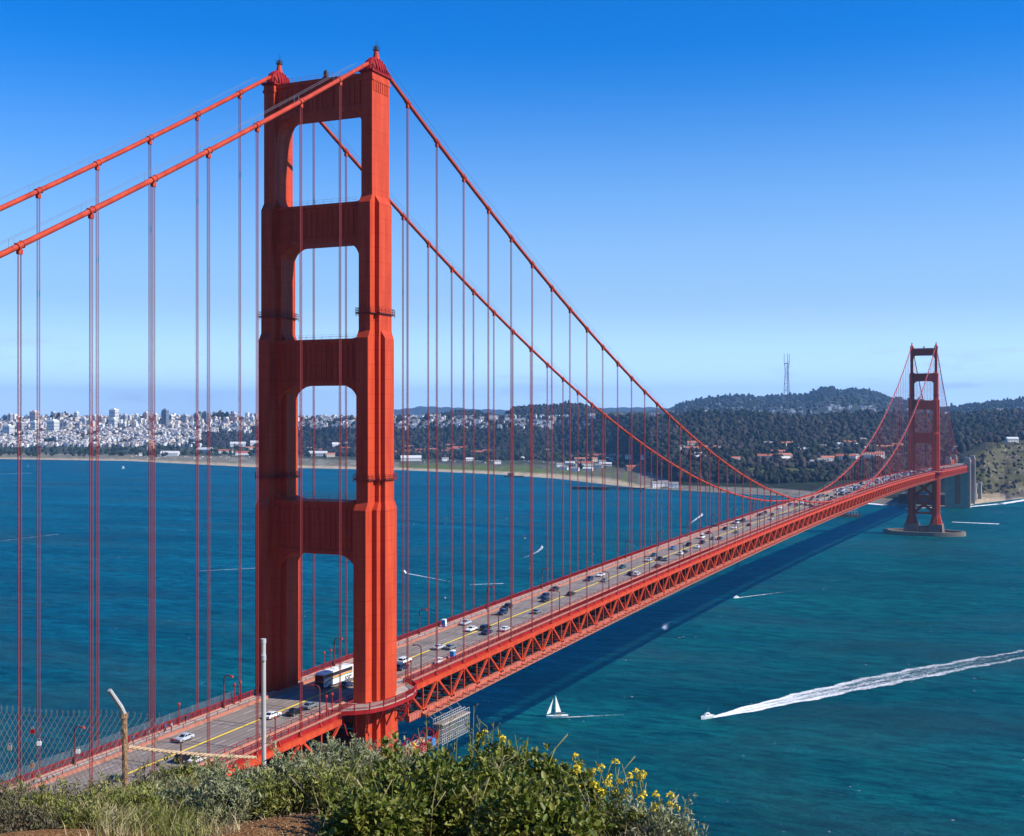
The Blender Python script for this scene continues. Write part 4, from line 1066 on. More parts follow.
def cart():
    y = float(on_x(440, 663, 12)[1]); t = tag(empty('service_cart', (11.7, y, RZ(y) + .285)), 'small white service cart parked on the near walkway beyond the tower leg', 'cart')
    mb = MB(); mb.box(-.6, .6, -1.3, 1.3, .35, .9); mb.box(-.6, .6, -.3, .9, 1.75, 1.85); 
    for s in (-.55, .55):
        mb.beam((s, -.25, .9), (s, -.2, 1.75), .06); mb.beam((s, .85, .9), (s, .8, 1.75), .06)
    mb.obj('body', M['white'], t)
    for sx in (-.6, .6):
        for sy in (-.85, .85): o = link('wheel', ME['wheel'], t, (sx * .9, sy, .26)); o.scale = (.8, .8, .8)
cart()

# ---- people on the walkways
def person_mesh(pose):
    me = bpy.data.meshes.new('person'); st = .28 * pose
    J = [((0, 0, .95), .13), ((0, 0, 1.15), .12), ((0, .01, 1.38), .15), ((0, .01, 1.5), .06), ((0, .02, 1.6), .085), ((0, .02, 1.72), .075),
         ((-.1, 0, .9), .095), ((-.1, st * .5, .5), .065), ((-.1, -st * .2 if st > 0 else 0, .08), .045), ((-.1, .14 - st * .2, .04), .04),
         ((.1, 0, .9), .095), ((.1, st * .15, .5), .065), ((.1, -st, .1), .045), ((.1, .13 - st, .05), .04),
         ((-.2, 0, 1.4), .06), ((-.26, -st * .3, 1.13), .045), ((-.26, .1, .9), .035), ((.2, 0, 1.4), .06), ((.26, st * .4, 1.13), .045), ((.26, st + .08, .92), .035)]
    Ed = [(0, 1), (1, 2), (2, 3), (3, 4), (4, 5), (0, 6), (6, 7), (7, 8), (8, 9), (0, 10), (10, 11), (11, 12), (12, 13), (2, 14), (14, 15), (15, 16), (2, 17), (17, 18), (18, 19)]
    me.from_pydata([j[0] for j in J], Ed, [])
    o = bpy.data.objects.new('tmp', me); COL.objects.link(o)
    md = o.modifiers.new('s', 'SKIN'); 
    for v, j in zip(me.skin_vertices[0].data, J): v.radius = (j[1], j[1])
    me.skin_vertices[0].data[0].use_root = True
    o.modifiers.new('d', 'SUBSURF').levels = 1
    dg = bpy.context.evaluated_depsgraph_get(); dg.update()
    m2 = bpy.data.meshes.new_from_object(o.evaluated_get(dg)); bpy.data.objects.remove(o); return m2
M['skin'] = mat('skin', (.5, .28, .19), .6); M['hair'] = mat('hair', (.03, .02, .015), .7); M['jeans'] = mat('jeans', (.04, .06, .12), .8)
PM = [person_mesh(0), person_mesh(.9)]
TOP = {'white': (.7, .7, .68), 'blue': (.06, .15, .45), 'black': (.02, .02, .022), 'red': (.45, .03, .03), 'grey': (.25, .26, .28)}
def person(x, y, rz, pose, top, lab):
    if 'top_' + top not in M: M['top_' + top] = mat('shirt_' + top, TOP[top], .8)
    d = PM[pose].copy(); d.materials.clear()
    for q in (M['jeans'], M['top_' + top], M['skin']): d.materials.append(q)
    for p in d.polygons:
        c = p.center; p.material_index = 2 if (c.z > 1.5 or (abs(c.x) > .2 and c.z < 1.0)) else (1 if c.z > .98 else 0)
        p.use_smooth = True
    o = bpy.data.objects.new('person', d); COL.objects.link(o); o.location = (x, y, RZ(y) + .29); o.rotation_euler = (0, 0, rz)
    tag(o, lab, 'person', 'people on the bridge walkways')
    mb = MB(); mb.lathe((0, 0, 1.66), [(.105, -.04), (.115, .03), (.1, .1), (.05, .14)], 10, 1, 1.1); h = mb.obj('hair', M['hair'], o, smooth=True); return o
def wy(px, x=-11.7, z=74.2): return float(on_x(px, 0, x)[1])
person(-11.4, wy(163), 0.1, 1, 'black', 'person in dark clothes walking left of the trio beside the lone short red post')
person(-12.1, wy(167), .1, 1, 'blue', 'person in a blue top in the middle of the walking trio')
person(-11.6, wy(171), 3.1, 0, 'white', 'person in a white top at the right of the trio beside the lone short post')
person(-12.3, wy(151), 3.1, 1, 'grey', 'person in a grey top walking alone on the city-side walkway')
person(-12.5, wy(136), 0, 0, 'blue', 'person in a blue top leaning at the screen behind the rusty post')
person(-12.6, wy(189), 0, 0, 'black', 'person in dark clothes standing right of the lone short red post')
person(11.6, wy(320, 11.6), 0, 1, 'blue', 'person in a blue top walking on the near walkway before the bright leg')
person(11.9, wy(327, 11.9), 0, 1, 'red', 'person in a red top walking on the near walkway before the bright leg')

# ================================================================== BOATS
def foam_mat(name, thr, sc):
    m = mat(name, (.86, .88, .89), .7, .2); nt = m.node_tree; N = nt.nodes; L = nt.links; b = N['Principled BSDF']
    wa = N.new('ShaderNodeAttribute'); wa.attribute_name = 'run'
    def nz(s_, st, det):
        mp = N.new('ShaderNodeMapping'); mp.inputs['Scale'].default_value = st; L.new(wa.outputs['Vector'], mp.inputs[0])
        n = N.new('ShaderNodeTexNoise'); n.inputs['Scale'].default_value = s_; n.inputs['Detail'].default_value = det; n.inputs['Roughness'].default_value = .7; L.new(mp.outputs[0], n.inputs['Vector']); return n.outputs[0]
    n1 = nz(sc, (.22, 1, 1), 6); n2 = nz(sc * 1.7, (1, 1, 1), 4)
    av = N.new('ShaderNodeMath'); av.operation = 'MULTIPLY_ADD'; av.inputs[1].default_value = .45; L.new(n2, av.inputs[0])
    h = N.new('ShaderNodeMath'); h.operation = 'MULTIPLY'; h.inputs[1].default_value = .55; L.new(n1, h.inputs[0]); L.new(h.outputs[0], av.inputs[2])
    at = N.new('ShaderNodeAttribute'); at.attribute_name = 'churn'
    ad = N.new('ShaderNodeMath'); ad.operation = 'ADD'; L.new(av.outputs[0], ad.inputs[0]); L.new(at.outputs['Fac'], ad.inputs[1])
    r = N.new('ShaderNodeValToRGB'); r.color_ramp.elements[0].position = thr; r.color_ramp.elements[1].position = min(1, thr + .34)
    L.new(ad.outputs[0], r.inputs[0]); L.new(r.outputs[0], b.inputs['Alpha']); return m
M['foam_a'] = foam_mat('wake_foam', .72, .5); M['foam_b'] = foam_mat('thin_foam', .78, .8)
def wake(p0, p1, w0, w1, name, m, dense=.35, curve=0.0, edge=True, seed=1, fade=.0):
    """churned water behind a boat: p0 at the boat, p1 far end (x,y)"""
    r = random.Random(seed); p0 = np.array(p0[:2], float); p1 = np.array(p1[:2], float); d = p1 - p0; L = np.linalg.norm(d); d /= L; nn = np.array([-d[1], d[0]])
    n = max(12, int(L / 1.5)); k = 17; V = []; A = []; U = []
    for i in range(n + 1):
        t = i / n; w_ = (float(np.interp(t, [q[0] for q in w0], [q[1] for q in w0])) if isinstance(w0, list) else w0 + (w1 - w0) * t ** .8) * (1 + .10 * math.sin(t * 37 + seed) + .07 * math.sin(t * 91)); c = p0 + d * L * t + nn * curve * math.sin(t * math.pi)
        for j in range(k):
            u = j / (k - 1) * 2 - 1
            q = c + nn * u * w_ / 2 * (1 + r.uniform(-.06, .06)); V.append((q[0], q[1], .06)); U.append((L * t, u * w_ / 2, seed))
            au = abs(u)
            if edge: den = dense * (.80 + .35 * math.exp(-((au - .62) / .2) ** 2) + .3 * math.exp(-(au / .14) ** 2) * (1 - t)) + .14 * max(0, 1 - t * 3)
            else: den = dense * (1 - .35 * au)
            den -= 1.1 * max(0, (au - .72) / .28) ** 1.5 + fade * t + (.5 if i == n else 0)
            A.append(den)
    I = np.arange((n + 1) * k).reshape(n + 1, k)
    Fq = np.stack([I[:-1, :-1], I[1:, :-1], I[1:, 1:], I[:-1, 1:]], -1).reshape(-1, 4)
    o = np_mesh(name, np.array(V), Fq, m); a = o.data.attributes.new('churn', 'FLOAT', 'POINT'); a.data.foreach_set('value', np.array(A, np.float32))
    a = o.data.attributes.new('run', 'FLOAT_VECTOR', 'POINT'); a.data.foreach_set('vector', np.array(U, np.float32).ravel())
    return tag(o, kind='stuff')
def sailboat(px, py, L, hd, lab, sails=(True, True), col='white'):
    P = on_z(px, py); t = tag(empty('sailboat', (P[0], P[1], 0), hd), lab, 'sailboat')
    W = L * .15
    st = [(-L / 2, W * .8), (-L * .2, W), (L * .2, W * .85), (L * .4, W * .4), (L / 2, .02)]
    vs = []; n = len(st)
    for y, w_ in st:
        for s in (-1, 1): vs += [(s * w_, y, L * .10), (s * w_ * .55, y * .94, -.3)]
    fs = []
    for i in range(n - 1):
        a, b = i * 4, (i + 1) * 4
        fs += [(a, a + 1, b + 1, b), (a + 2, b + 2, b + 3, a + 3), (a, b, b + 2, a + 2), (a + 1, a + 3, b + 3, b + 1)]
    fs += [(0, 2, 3, 1), tuple((n - 1) * 4 + q for q in (0, 1, 3, 2))]
    MB().add(vs, fs).obj('hull', M['white'], t)
    mb = MB(); mb.hexa([(-W * .5, -L * .2, L * .1), (W * .5, -L * .2, L * .1), (W * .4, L * .15, L * .1), (-W * .4, L * .15, L * .1), (-W * .4, -L * .18, L * .15), (W * .4, -L * .18, L * .15), (W * .3, L * .1, L * .14), (-W * .3, L * .1, L * .14)]); mb.obj('cabin', M['conc'], t)
    mb = MB(); mb.tube([(0, L * .08, L * .1), (0, L * .08, L * 1.0)], .09, 6); mb.tube([(0, L * .08, L * .22), (0, -L * .38, L * .2)], .07, 6); mb.obj('mast', M['steel'], t)
    def sail(c0, c1, c2, bulge):
        m_ = 8; V = []; fs = []
        for i in range(m_ + 1):
            for j in range(m_ + 1 - i):
                a, b = i / m_, j / m_; c = 1 - a - b
                p = np.array(c0) * c + np.array(c1) * a + np.array(c2) * b; p[0] += bulge * 9 * a * b * 1.0 + bulge * 4 * c * (a + b) * .6; V.append(p)
        idx = {}; q = 0
        for i in range(m_ + 1):
            for j in range(m_ + 1 - i): idx[i, j] = q; q += 1
        for i in range(m_):
            for j in range(m_ - i):
                fs.append((idx[i, j], idx[i + 1, j], idx[i, j + 1]))
                if i + j < m_ - 1: fs.append((idx[i + 1, j], idx[i + 1, j + 1], idx[i, j + 1]))
        nv = len(V); V2 = [p + np.array([.03, 0, 0]) for p in V]
        return MB().add(V + V2, fs + [tuple(nv + k for k in f[::-1]) for f in fs])
    if 'sail_' + col not in M: M['sail_' + col] = mat('sail_' + col, {'white': (.82, .82, .8), 'teal': (.1, .55, .55), 'pink': (.75, .12, .25)}[col], .7)
    if sails[0]: sail((0, L * .05, L * .24), (L * .06, -L * .20, L * .23), (0, L * .06, L * .97), .05 * L * .3).obj('mainsail', M['sail_' + col], t, smooth=True, fix=False)
    if sails[1]: sail((0, L * .47, L * .15), (L * .06, L * .27, L * .2), (0, L * .16, L * .86), .05 * L * .3).obj('jib', M['sail_' + col], t, smooth=True, fix=False)
    return t
def motorboat(P, L, hd, lab, group=None):
    t = tag(empty('motorboat', (P[0], P[1], .15), hd), lab, 'motorboat', group); W = L * .16
    st = [(-L / 2, W), (0, W), (L * .3, W * .7), (L / 2, .05)]; vs = []; n = len(st)
    for i, (y, w_) in enumerate(st):
        zt = L * .14 + .05 * L * i / n
        for s in (-1, 1): vs += [(s * w_, y, zt), (s * w_ * .6, y * .92, -.2)]
    fs = []
    for i in range(n - 1):
        a, b = i * 4, (i + 1) * 4; fs += [(a, a + 1, b + 1, b), (a + 2, b + 2, b + 3, a + 3), (a, b, b + 2, a + 2), (a + 1, a + 3, b + 3, b + 1)]
    fs += [(0, 2, 3, 1), tuple((n - 1) * 4 + q for q in (0, 1, 3, 2))]
    MB().add(vs, fs).obj('hull', M['white'], t)
    mb = MB(); z = L * .14; mb.hexa([(-W * .65, -L * .15, z), (W * .65, -L * .15, z), (W * .5, L * .22, z + .04 * L), (-W * .5, L * .22, z + .04 * L), (-W * .55, -L * .15, z + L * .17), (W * .55, -L * .15, z + L * .17), (W * .45, L * .06, z + L * .17), (-W * .45, L * .06, z + L * .17)]); mb.obj('cabin', M['white'], t)
    mb = MB(); mb.box(-W * .67, W * .67, -L * .1, L * .08, z + L * .08, z + L * .13); mb.obj('cabin_window', M['glass'], t)
    mb = MB(); mb.tube([(0, -L * .12, z + L * .17), (0, -L * .16, z + L * .5)], .05, 5); mb.obj('aerial', M['steel'], t)
    return t
def heading(a, b): return math.atan2(-(b[0] - a[0]), b[1] - a[1])
# sailing boat below the bridge
A = on_z(557, 717.5); B = on_z(640, 714.5)
sailboat(557, 717.5, 10.5, heading(B, A), 'white sailing yacht with two raised sails trailing a thin wake below the bridge')
wake(on_z(566, 717.3), on_z(660, 713), 2.6, 5, 'wake', M['foam_b'], .42, edge=False, seed=3, fade=.25)
# fast motorboat with the long wake
A = on_z(707, 718.5); B = on_z(1060, 648)
motorboat(A, 8.0, heading(B, A), 'white motorboat at the tip of the long broad wake')
wake(A + (B - A) * .012, B, [(0, 3), (.1, 12), (.25, 19), (.5, 26), (.8, 23), (1, 20)], 0, 'wake', M['foam_a'], .43, curve=5.0, seed=5, fade=.2)
wk = on_z(736, 598), on_z(800, 590)
motorboat(wk[0], 5.5, heading(wk[1], wk[0]), 'tiny white motorboat trailing a thin wake right of the bridge shadow'); wake(*wk, 2.2, 4, 'wake', M['foam_b'], .55, edge=False, seed=6, fade=.3)
wk = on_z(664, 629.5), on_z(669, 615)
motorboat(wk[0], 6.5, heading(wk[1], wk[0]), 'small white motorboat throwing spray inside the bridge shadow'); wake(wk[0], wk[1], 5, 9, 'wake', M['foam_a'], .5, edge=False, seed=7, fade=.5)
wk = on_z(404, 572.8), on_z(452, 582)
motorboat(wk[0], 7, heading(wk[1], wk[0]), 'small motorboat trailing a bright wake right of the front tower'); wake(*wk, 2.5, 5, 'wake', M['foam_a'], .5, edge=False, seed=8, fade=.25)
wk = on_z(542, 548), on_z(514, 561)
motorboat(wk[0], 7, heading(wk[1], wk[0]), 'small motorboat with a curved wake behind the suspender ropes'); wake(*wk, 3.5, 5, 'wake', M['foam_a'], .48, curve=4, edge=False, seed=9, fade=.3)
wk = on_z(702, 515), on_z(688, 525)
motorboat(wk[0], 8, heading(wk[1], wk[0]), 'small motorboat near the dark jetty side, just above the bridge railing'); wake(*wk, 5, 6, 'wake', M['foam_a'], .55, edge=False, seed=10, fade=.3)
sailboat(445, 598, 4.0, .6, 'tiny windsurf boat with a teal sail beyond the bridge railing', (True, False), 'teal')
sailboat(541, 572, 4.0, 2.6, 'tiny windsurf boat with a teal sail beside a street lamp', (True, False), 'teal') if False else None
sailboat(524.5, 538.5, 5.0, .8, 'tiny sailboat with a pink sail in the middle of the blue bay', (True, False), 'pink')
sailboat(28, 466.5, 9, .9, 'tiny white sailboat close to the far beach, left of the other', (True, True))
sailboat(123, 468.5, 8, -.6, 'tiny white sailboat close to the far beach, right of the other', (True, True))
wake(on_z(0, 474), on_z(32, 473), 3, 6, 'wake', M['foam_b'], .5, edge=False, seed=21); wake(on_z(470, 584.5), on_z(505, 583.5), 2, 3, 'wake', M['foam_b'], .5, edge=False, seed=22)
wake(on_z(0, 541), on_z(60, 534), 3, 5, 'wake', M['foam_b'], .35, edge=False, seed=23)
wake(on_z(200, 571), on_z(258, 568), 3, 5, 'wake', M['foam_b'], .38, edge=False, seed=24)
# scattered white caps
fr = random.Random(3); mb = MB()
for _ in range(520):
    px = fr.uniform(-20, 1044); py = 470 + 370 * fr.random() ** .75; P = on_z(px, py)
    if fr.random() > (1.0 if math.sin(P[0] * .013) * math.cos(P[1] * .011 + 1) > .25 else .22): continue
    for _k in range(fr.choice([1, 1, 2, 3])):
        L = fr.uniform(.2, 1.0) ** 1.5 * 1.3 * (P[1] + 300) / 900; wd = L * fr.uniform(.15, .35); a = fr.gauss(-.5, .35); ca, sa = math.cos(a), math.sin(a)
        cx = P[0] + fr.uniform(-6, 6); cy_ = P[1] + fr.uniform(-6, 6)
        pts = [(-L, 0), (-L * .3, -wd * fr.uniform(.5, 1)), (L * .5, -wd * .6), (L, 0), (L * .3, wd), (-L * .5, wd * fr.uniform(.4, 1))]
        mb.add([(cx + x * ca - y * sa, cy_ + x * sa + y * ca, .09 + .02 * _k) for x, y in pts], [tuple(range(6))])
tag(mb.obj('white_caps', M['foam'], fix=False), kind='stuff')
# surf along the small beach by the pylon
for a, b, c_, s_ in (((905, 508.5), (968, 506.5), 7, 31), ((966, 507), (1003, 503.5), 12, 32), ((1000, 504), (1050, 496), 16, 33), ((862, 503), (886, 505), 22, 34)):
    wake(on_z(*a), on_z(*b), c_, c_, 'surf', M['foam_a'], .62, edge=False, seed=s_)
wake(on_z(952, 522), on_z(1000, 524), 9, 16, 'surf', M['foam_b'], .5, edge=False, seed=35)
# work barge and jetties
def barge():
    P = on_z(842, 516.5); t = tag(empty('work_barge', (P[0], P[1], 0), .4), 'dark work barge with scaffold frame moored under the far half of the bridge', 'barge')
    mb = MB(); mb.hexa([(-22, -8, -1), (22, -8, -1), (22, 8, -1), (-22, 8, -1), (-24, -8, 3), (24, -8, 3), (24, 8, 3), (-24, 8, 3)]); mb.obj('hull', mat('barge_hull', (.1, .05, .04), .8, var=(.05, .03, .03), vscale=.3), t)
    mb = MB()
    for x in (8, 12, 16, 20):
        for y in (-6, 6): mb.beam((x, y, 3), (x, y, 17), .5)
        for z in (7, 11, 15): mb.beam((x, -6, z), (x, 6, z), .4)
    for z in (7, 11, 15):
        for y in (-6, 6): mb.beam((8, y, z), (20, y, z), .4)
    mb.obj('scaffold_frame', M['steel'], t)
    mb = MB()
    for k in range(6): mb.box(-18 + k * 4, -15.5 + k * 4, -4 + (k % 3), 1 + (k % 2) * 3, 3, 5 + (k % 3))
    mb.obj('deck_load', mat('deck_load', (.3, .14, .09), .8), t)
barge()
def jetty(pa, pb, wd, h, lab):
    A, B = on_z(*pa), on_z(*pb); d = B - A; L = np.linalg.norm(d); c = (A + B) / 2
    t = tag(empty('jetty', (c[0], c[1], 0), math.atan2(d[1], d[0])), lab, 'jetty')
    MB().box(-L / 2, L / 2, -wd / 4, wd / 4, h - 2, h).box(-L / 2, 0, -wd / 2, wd / 2, h - 4.2, h + .3).obj('deck', mat('jetty_timber', (.05, .04, .035), .9), t)
    mb = MB()
    for k in range(int(L / 9) + 1):
        for s in (-1, 1): x = -L / 2 + .7 + k * 9; mb.beam((x, s * (wd / 2 - .6), -2), (x, s * (wd / 2 - .6), h - 1.6), .8)
    mb.obj('piles', M['dark'], t)
jetty((573, 489.2), (645, 490.5), 14, 5, 'long dark timber jetty off the end of the pale beach')
def shed(px, py):
    P = on_z(px, py); t = tag(empty('boathouse', (P[0], P[1], 0), .3), 'small dark boathouse with a pier stub off the far beach', 'boathouse')
    MB().box(-22, 22, -5, 5, 0, 2.5).obj('pier_deck', M['dark'], t)
    mb = MB(); mb.box(-14, 0, -4, 4, 2.5, 7); mb.obj('wall', mat('shed_wall', (.12, .11, .1), .9), t)
    mb = MB(); mb.prism_x([(-4.6, 7), (0, 10), (4.6, 7)], -14.6, .6); mb.obj('roof', mat('shed_roof', (.08, .07, .07), .9), t)
shed(514, 477)
# ================================================================== THE CITY AND THE WOODS ACROSS THE BAY
M['house'] = island_mat('house_walls', [(.74, .71, .66), (.62, .58, .54), (.80, .78, .74), (.55, .48, .42), (.78, .68, .55), (.22, .21, .23), (.60, .42, .33), (.85, .83, .80), (.36, .37, .42), (.80, .76, .66)], .8, .2)
M['roofgrey'] = island_mat('house_roofs', [(.16, .16, .17), (.5, .48, .45), (.10, .10, .11), (.62, .59, .55), (.3, .2, .16)], .9, .2)
M['winband'] = mat('window_band', (.06, .07, .09), .3)
cr = random.Random(21)
def house_geo(w_, d, h, gable):
    mb = MB(); mb.mat(0); mb.box(-w_ / 2, w_ / 2, -d / 2, d / 2, -6, h)
    if gable: mb.mat(1); mb.prism_y([(-w_ / 2 - .3, h + .01), (0, h + w_ * .3), (w_ / 2 + .3, h + .01)], -d / 2 - .3, d / 2 + .3)
    else: mb.mat(1); mb.box(-w_ / 2 + .4, w_ / 2 - .4, -d / 2 + .4, d / 2 - .4, h, h + .5)
    mb.mat(2)
    for k in range(max(1, int(h / 3.2))):
        z = 1.6 + k * 3.1
        if z + 1.4 > h: break
        for q in (-.3, 0, .3):
            mb.box(-w_ / 2 - .06, -w_ / 2 + .02, d * q - .6, d * q + .6, z, z + 1.3); mb.box(w_ / 2 - .02, w_ / 2 + .06, d * q - .6, d * q + .6, z, z + 1.3)
            mb.box(w_ * q - .6, w_ * q + .6, -d / 2 - .06, -d / 2 + .02, z, z + 1.3)
    return mb
WALLC = [(.76, .74, .70), (.66, .64, .62), (.80, .79, .77), (.55, .47, .40), (.72, .64, .55), (.40, .39, .39)]
WM = [mat('stucco', c, .85) for c in WALLC]; RM = [mat('flat_roof', c, .9) for c in ((.2, .19, .19), (.34, .32, .3), (.13, .12, .12))]
spots = []
def city_y_range(px): return (interp(px, L5) - .5, interp(px, L3))
while len(spots) < 5200:
    px = cr.uniform(-40, 600); a, b = city_y_range(px)
    dens = interp(px, [(-40, 1), (210, 1), (250, .6), (300, .22), (420, .18), (520, .09), (600, .04)])
    if cr.random() > dens: continue
    if px > 250: b = a + (b - a) * (.42 if px < 330 else .36)
    py = a + (b - a) * cr.random() ** 1.05
    # wooded pockets
    if px < 260 and math.sin(px * .09) * math.sin(py * .45) > .62: continue
    if 200 < px < 262 and py > 433: continue
    P, D = hit(px, py)
    if P is None or D > 6000: continue
    gu, gv = P[0] * .966 + P[1] * .259, -P[0] * .259 + P[1] * .966
    if gu % 105 < 17 or gv % 150 < 22: continue
    spots.append((D, P, px, py))
for _ in range(480):   # slopes with houses on the two far hills
    px = cr.choice([cr.uniform(655, 760), cr.uniform(940, 1030), cr.uniform(940, 1030), cr.uniform(770, 930), cr.uniform(600, 660)])
    y7 = interp(px, L7); py = y7 + cr.uniform(3, 16) if px < 760 or px > 930 else 407 + cr.uniform(0, 8)
    P, D = hit(px, py)
    if P is not None and D > 4700: spots.append((D, P, px, py))
spots.sort(key=lambda s: s[0])
protos = [house_geo(cr.uniform(10, 17), cr.uniform(14, 24), cr.uniform(7, 13), k % 2 == 0) for k in range(8)]
pm = []
for k, p_ in enumerate(protos):
    tmp = p_.obj('tmp', [WM[k % 6], RM[k % 3], M['winband']]); pm.append(tmp.data); bpy.data.objects.remove(tmp)
near = spots[:290]
for D, P, px, py in near:
    o = bpy.data.objects.new('house', cr.choice(pm)); COL.objects.link(o); o.location = P; o.rotation_euler = (0, 0, cr.choice([0, math.pi / 2]) + .25 + cr.uniform(-.15, .15))
    s = cr.uniform(.6, .95); o.scale = (s, s, s * cr.uniform(.8, 1.3))
    tag(o, 'small house in the packed pale houses on the hillside across the bay', 'house', 'small houses packed on the far hillside')
mb = MB()
for D, P, px, py in spots[290:]:
    k = .9 + (D - 3500) / 6000 if D < 6200 else .62; w_, d, h = cr.uniform(6, 13) * k, cr.uniform(8, 18) * k, cr.uniform(6, 13) * k
    if cr.random() < .12 and px < 300 and py < 432: h *= 2.0
    c0 = len(mb.v); a = .25 + cr.uniform(-.2, .2); g = house_geo(w_, d, h, cr.random() < .35 if D < 5500 else False)
    ca, sa = math.cos(a), math.sin(a)
    mb.v.extend([(P[0] + x * ca - y * sa, P[1] + x * sa + y * ca, P[2] + z) for x, y, z in g.v]); mb.f.extend([tuple(c0 + i for i in f) for f in g.f]); mb.m.extend(g.m)
tag(mb.obj('distant_houses', [M['house'], M['roofgrey'], M['winband']], fix=False), kind='stuff')

# ---- taller blocks on the skyline: px left, px right, top y, base y, colour, label
M['facade'] = {}
def tower_block(x0, x1, yt, yb, col, lab, step=False, nwin=9):
    px = (x0 + x1) / 2; P, D = hit(px, yb)
    if P is None: D = 4600; P = land_pt(px, D)
    wd = (x1 - x0) * D / F; h = (yb - yt) * D / F + 6; zt = CZ + (VY - yt) * D / F
    t = tag(empty('tower_block', (P[0], P[1], P[2] - 4), .15), lab, 'tower block'); h = zt - P[2] + 4
    if col not in M['facade']: M['facade'][col] = mat('facade', col, .7)
    fw = wd * .62; dp = wd * .62
    MB().box(-fw / 2, fw / 2, -dp / 2, dp / 2, 0, h).obj('wall', M['facade'][col], t)
    mb = MB(); n = max(3, int(h / 6.5))
    for k in range(n):
        z = 5 + (h - 7) * k / n; mb.box(-fw / 2 - .15, fw / 2 + .15, -dp / 2 - .15, dp / 2 + .15, z, z + (h / n) * .38)
    mb.obj('window_rows', M['winband'], t)
    mb = MB(); mb.box(-fw * .25, fw * .2, -dp * .25, dp * .25, h, h + 5); mb.obj('roof_house', M['facade'][col], t)
W_, G_, P_, B_ = (.78, .77, .74), (.5, .5, .5), (.7, .52, .45), (.2, .22, .26)
for r in [(2.5, 7.5, 415.5, 424, B_, 'grey-blue tower block at the left end of the city skyline'), (7.5, 13, 414, 424, G_, 'grey tower block second from the left on the skyline'), (24, 29, 415.5, 424, W_, 'low white block left of the pinkish tower block'),
          (29, 40, 411.5, 424, P_, 'broad pinkish tower block left of the wooded hilltop'), (73.5, 79.5, 412.3, 423, W_, 'white block at the right edge of the wooded hilltop'), (108.5, 119.5, 409.3, 425, W_, 'tall white slab with dark side standing highest left of the ropes'),
          (122, 128, 414.5, 424, G_, 'short grey block right of the tall white slab'), (30, 39, 421.5, 433, W_, 'white slab block below the pinkish tower block'), (46, 60, 420.5, 433, W_, 'wide white block below the wooded hilltop'), (79, 89, 418.5, 428, G_, 'grey block lower right of the wooded hilltop'),
          (109.5, 118, 418.5, 430, W_, 'white block directly below the tall slab'), (2, 15, 425.5, 436, W_, 'wide white block low at the left edge of the city'), (16, 25, 422, 433, G_, 'grey block low near the left edge of the city'),
          (143, 149, 412.3, 423, P_, 'small pinkish tower block left of the darkest tall block'), (134, 139, 414.5, 423, W_, 'small white block between the rope pairs'), (161, 169.5, 409.8, 428, B_, 'tall dark blue-grey tower block on the skyline'), (168.5, 173.5, 415, 426, W_, 'bright white block joined to the right of the tall dark one'),
          (180, 190, 414.8, 424, G_, 'wide flat grey block with a pale top'), (193, 199, 413.8, 424, B_, 'small dark block between wide flat block and ropes'), (201, 209.5, 412.2, 425, B_, 'dark square tower block right of the wide flat one'), (230.5, 237.5, 413, 423, P_, 'pale pink block right of the small wooded rise'),
          (250, 255, 416.5, 424, W_, 'small white block beside the front tower on the skyline'), (92, 97, 415.5, 424, W_, 'narrow white block left of the tall white slab'), (153, 158, 414, 424, W_, 'narrow pale block left of the dark tall block'), (98, 104, 416, 425, P_, 'small pinkish block left of the tall white slab')]: tower_block(*r)

# ---- domed rotunda by the shore
def rotunda():
    P, D = hit(150, 451); t = tag(empty('rotunda', (P[0], P[1], P[2])), 'pinkish domed rotunda with columns among dark trees near the far shore', 'rotunda'); s = D / F
    stone = mat('rose_stone', (.55, .34, .22), .8, var=(.45, .27, .18), vscale=.1)
    mb = MB(); mb.lathe((0, 0, 0), [(4.4 * s, 5.2 * s), (4.4 * s, 6.3 * s), (3.9 * s, 6.4 * s), (3.9 * s, 7.2 * s)], 16); mb.obj('drum', stone, t)
    mb = MB(); mb.lathe((0, 0, 7.2 * s), [(3.9 * s, 0), (3.6 * s, 1.2 * s), (2.6 * s, 2.3 * s), (1.3 * s, 2.9 * s), (.1, 3.1 * s)], 16); mb.obj('dome', mat('dome_tile', (.6, .36, .2), .7), t, smooth=True)
    for k in range(8):
        a = k * math.pi / 4; mb = MB(); mb.lathe((4.0 * s * math.cos(a), 4.0 * s * math.sin(a), -2), [(.75 * s, 0), (.7 * s, 5.2 * s + 2)], 8); mb.obj('pillar', stone, t)
rotunda()

# ---- long buildings along the shore park
BW = [mat('barrack_wall', c, .85) for c in ((.74, .70, .62), (.66, .55, .44), (.76, .76, .74), (.4, .16, .1))]
BR = [mat('barrack_roof', c, .85) for c in ((.38, .10, .05), (.45, .16, .09), (.62, .60, .57), (.25, .22, .2))]
def barrack_mesh(L, W, H, w_, r_):
    mb = MB(); mb.mat(0); mb.box(-L / 2, L / 2, -W / 2, W / 2, -4, H); mb.mat(1); mb.prism_x([(-W / 2 - .8, H + .01), (0, H + W * .32), (W / 2 + .8, H + .01)], -L / 2 - .8, L / 2 + .8)
    mb.mat(2)
    for k in range(int(L / 6)):
        x = -L / 2 + 3 + k * 6
        for z in (1.5, 5):
            if z + 2 < H: mb.box(x - .9, x + .9, -W / 2 - .08, -W / 2 + .02, z, z + 1.9)
    tmp = mb.obj('tmp', [BW[w_], BR[r_], M['winband']]); d = tmp.data; bpy.data.objects.remove(tmp); return d
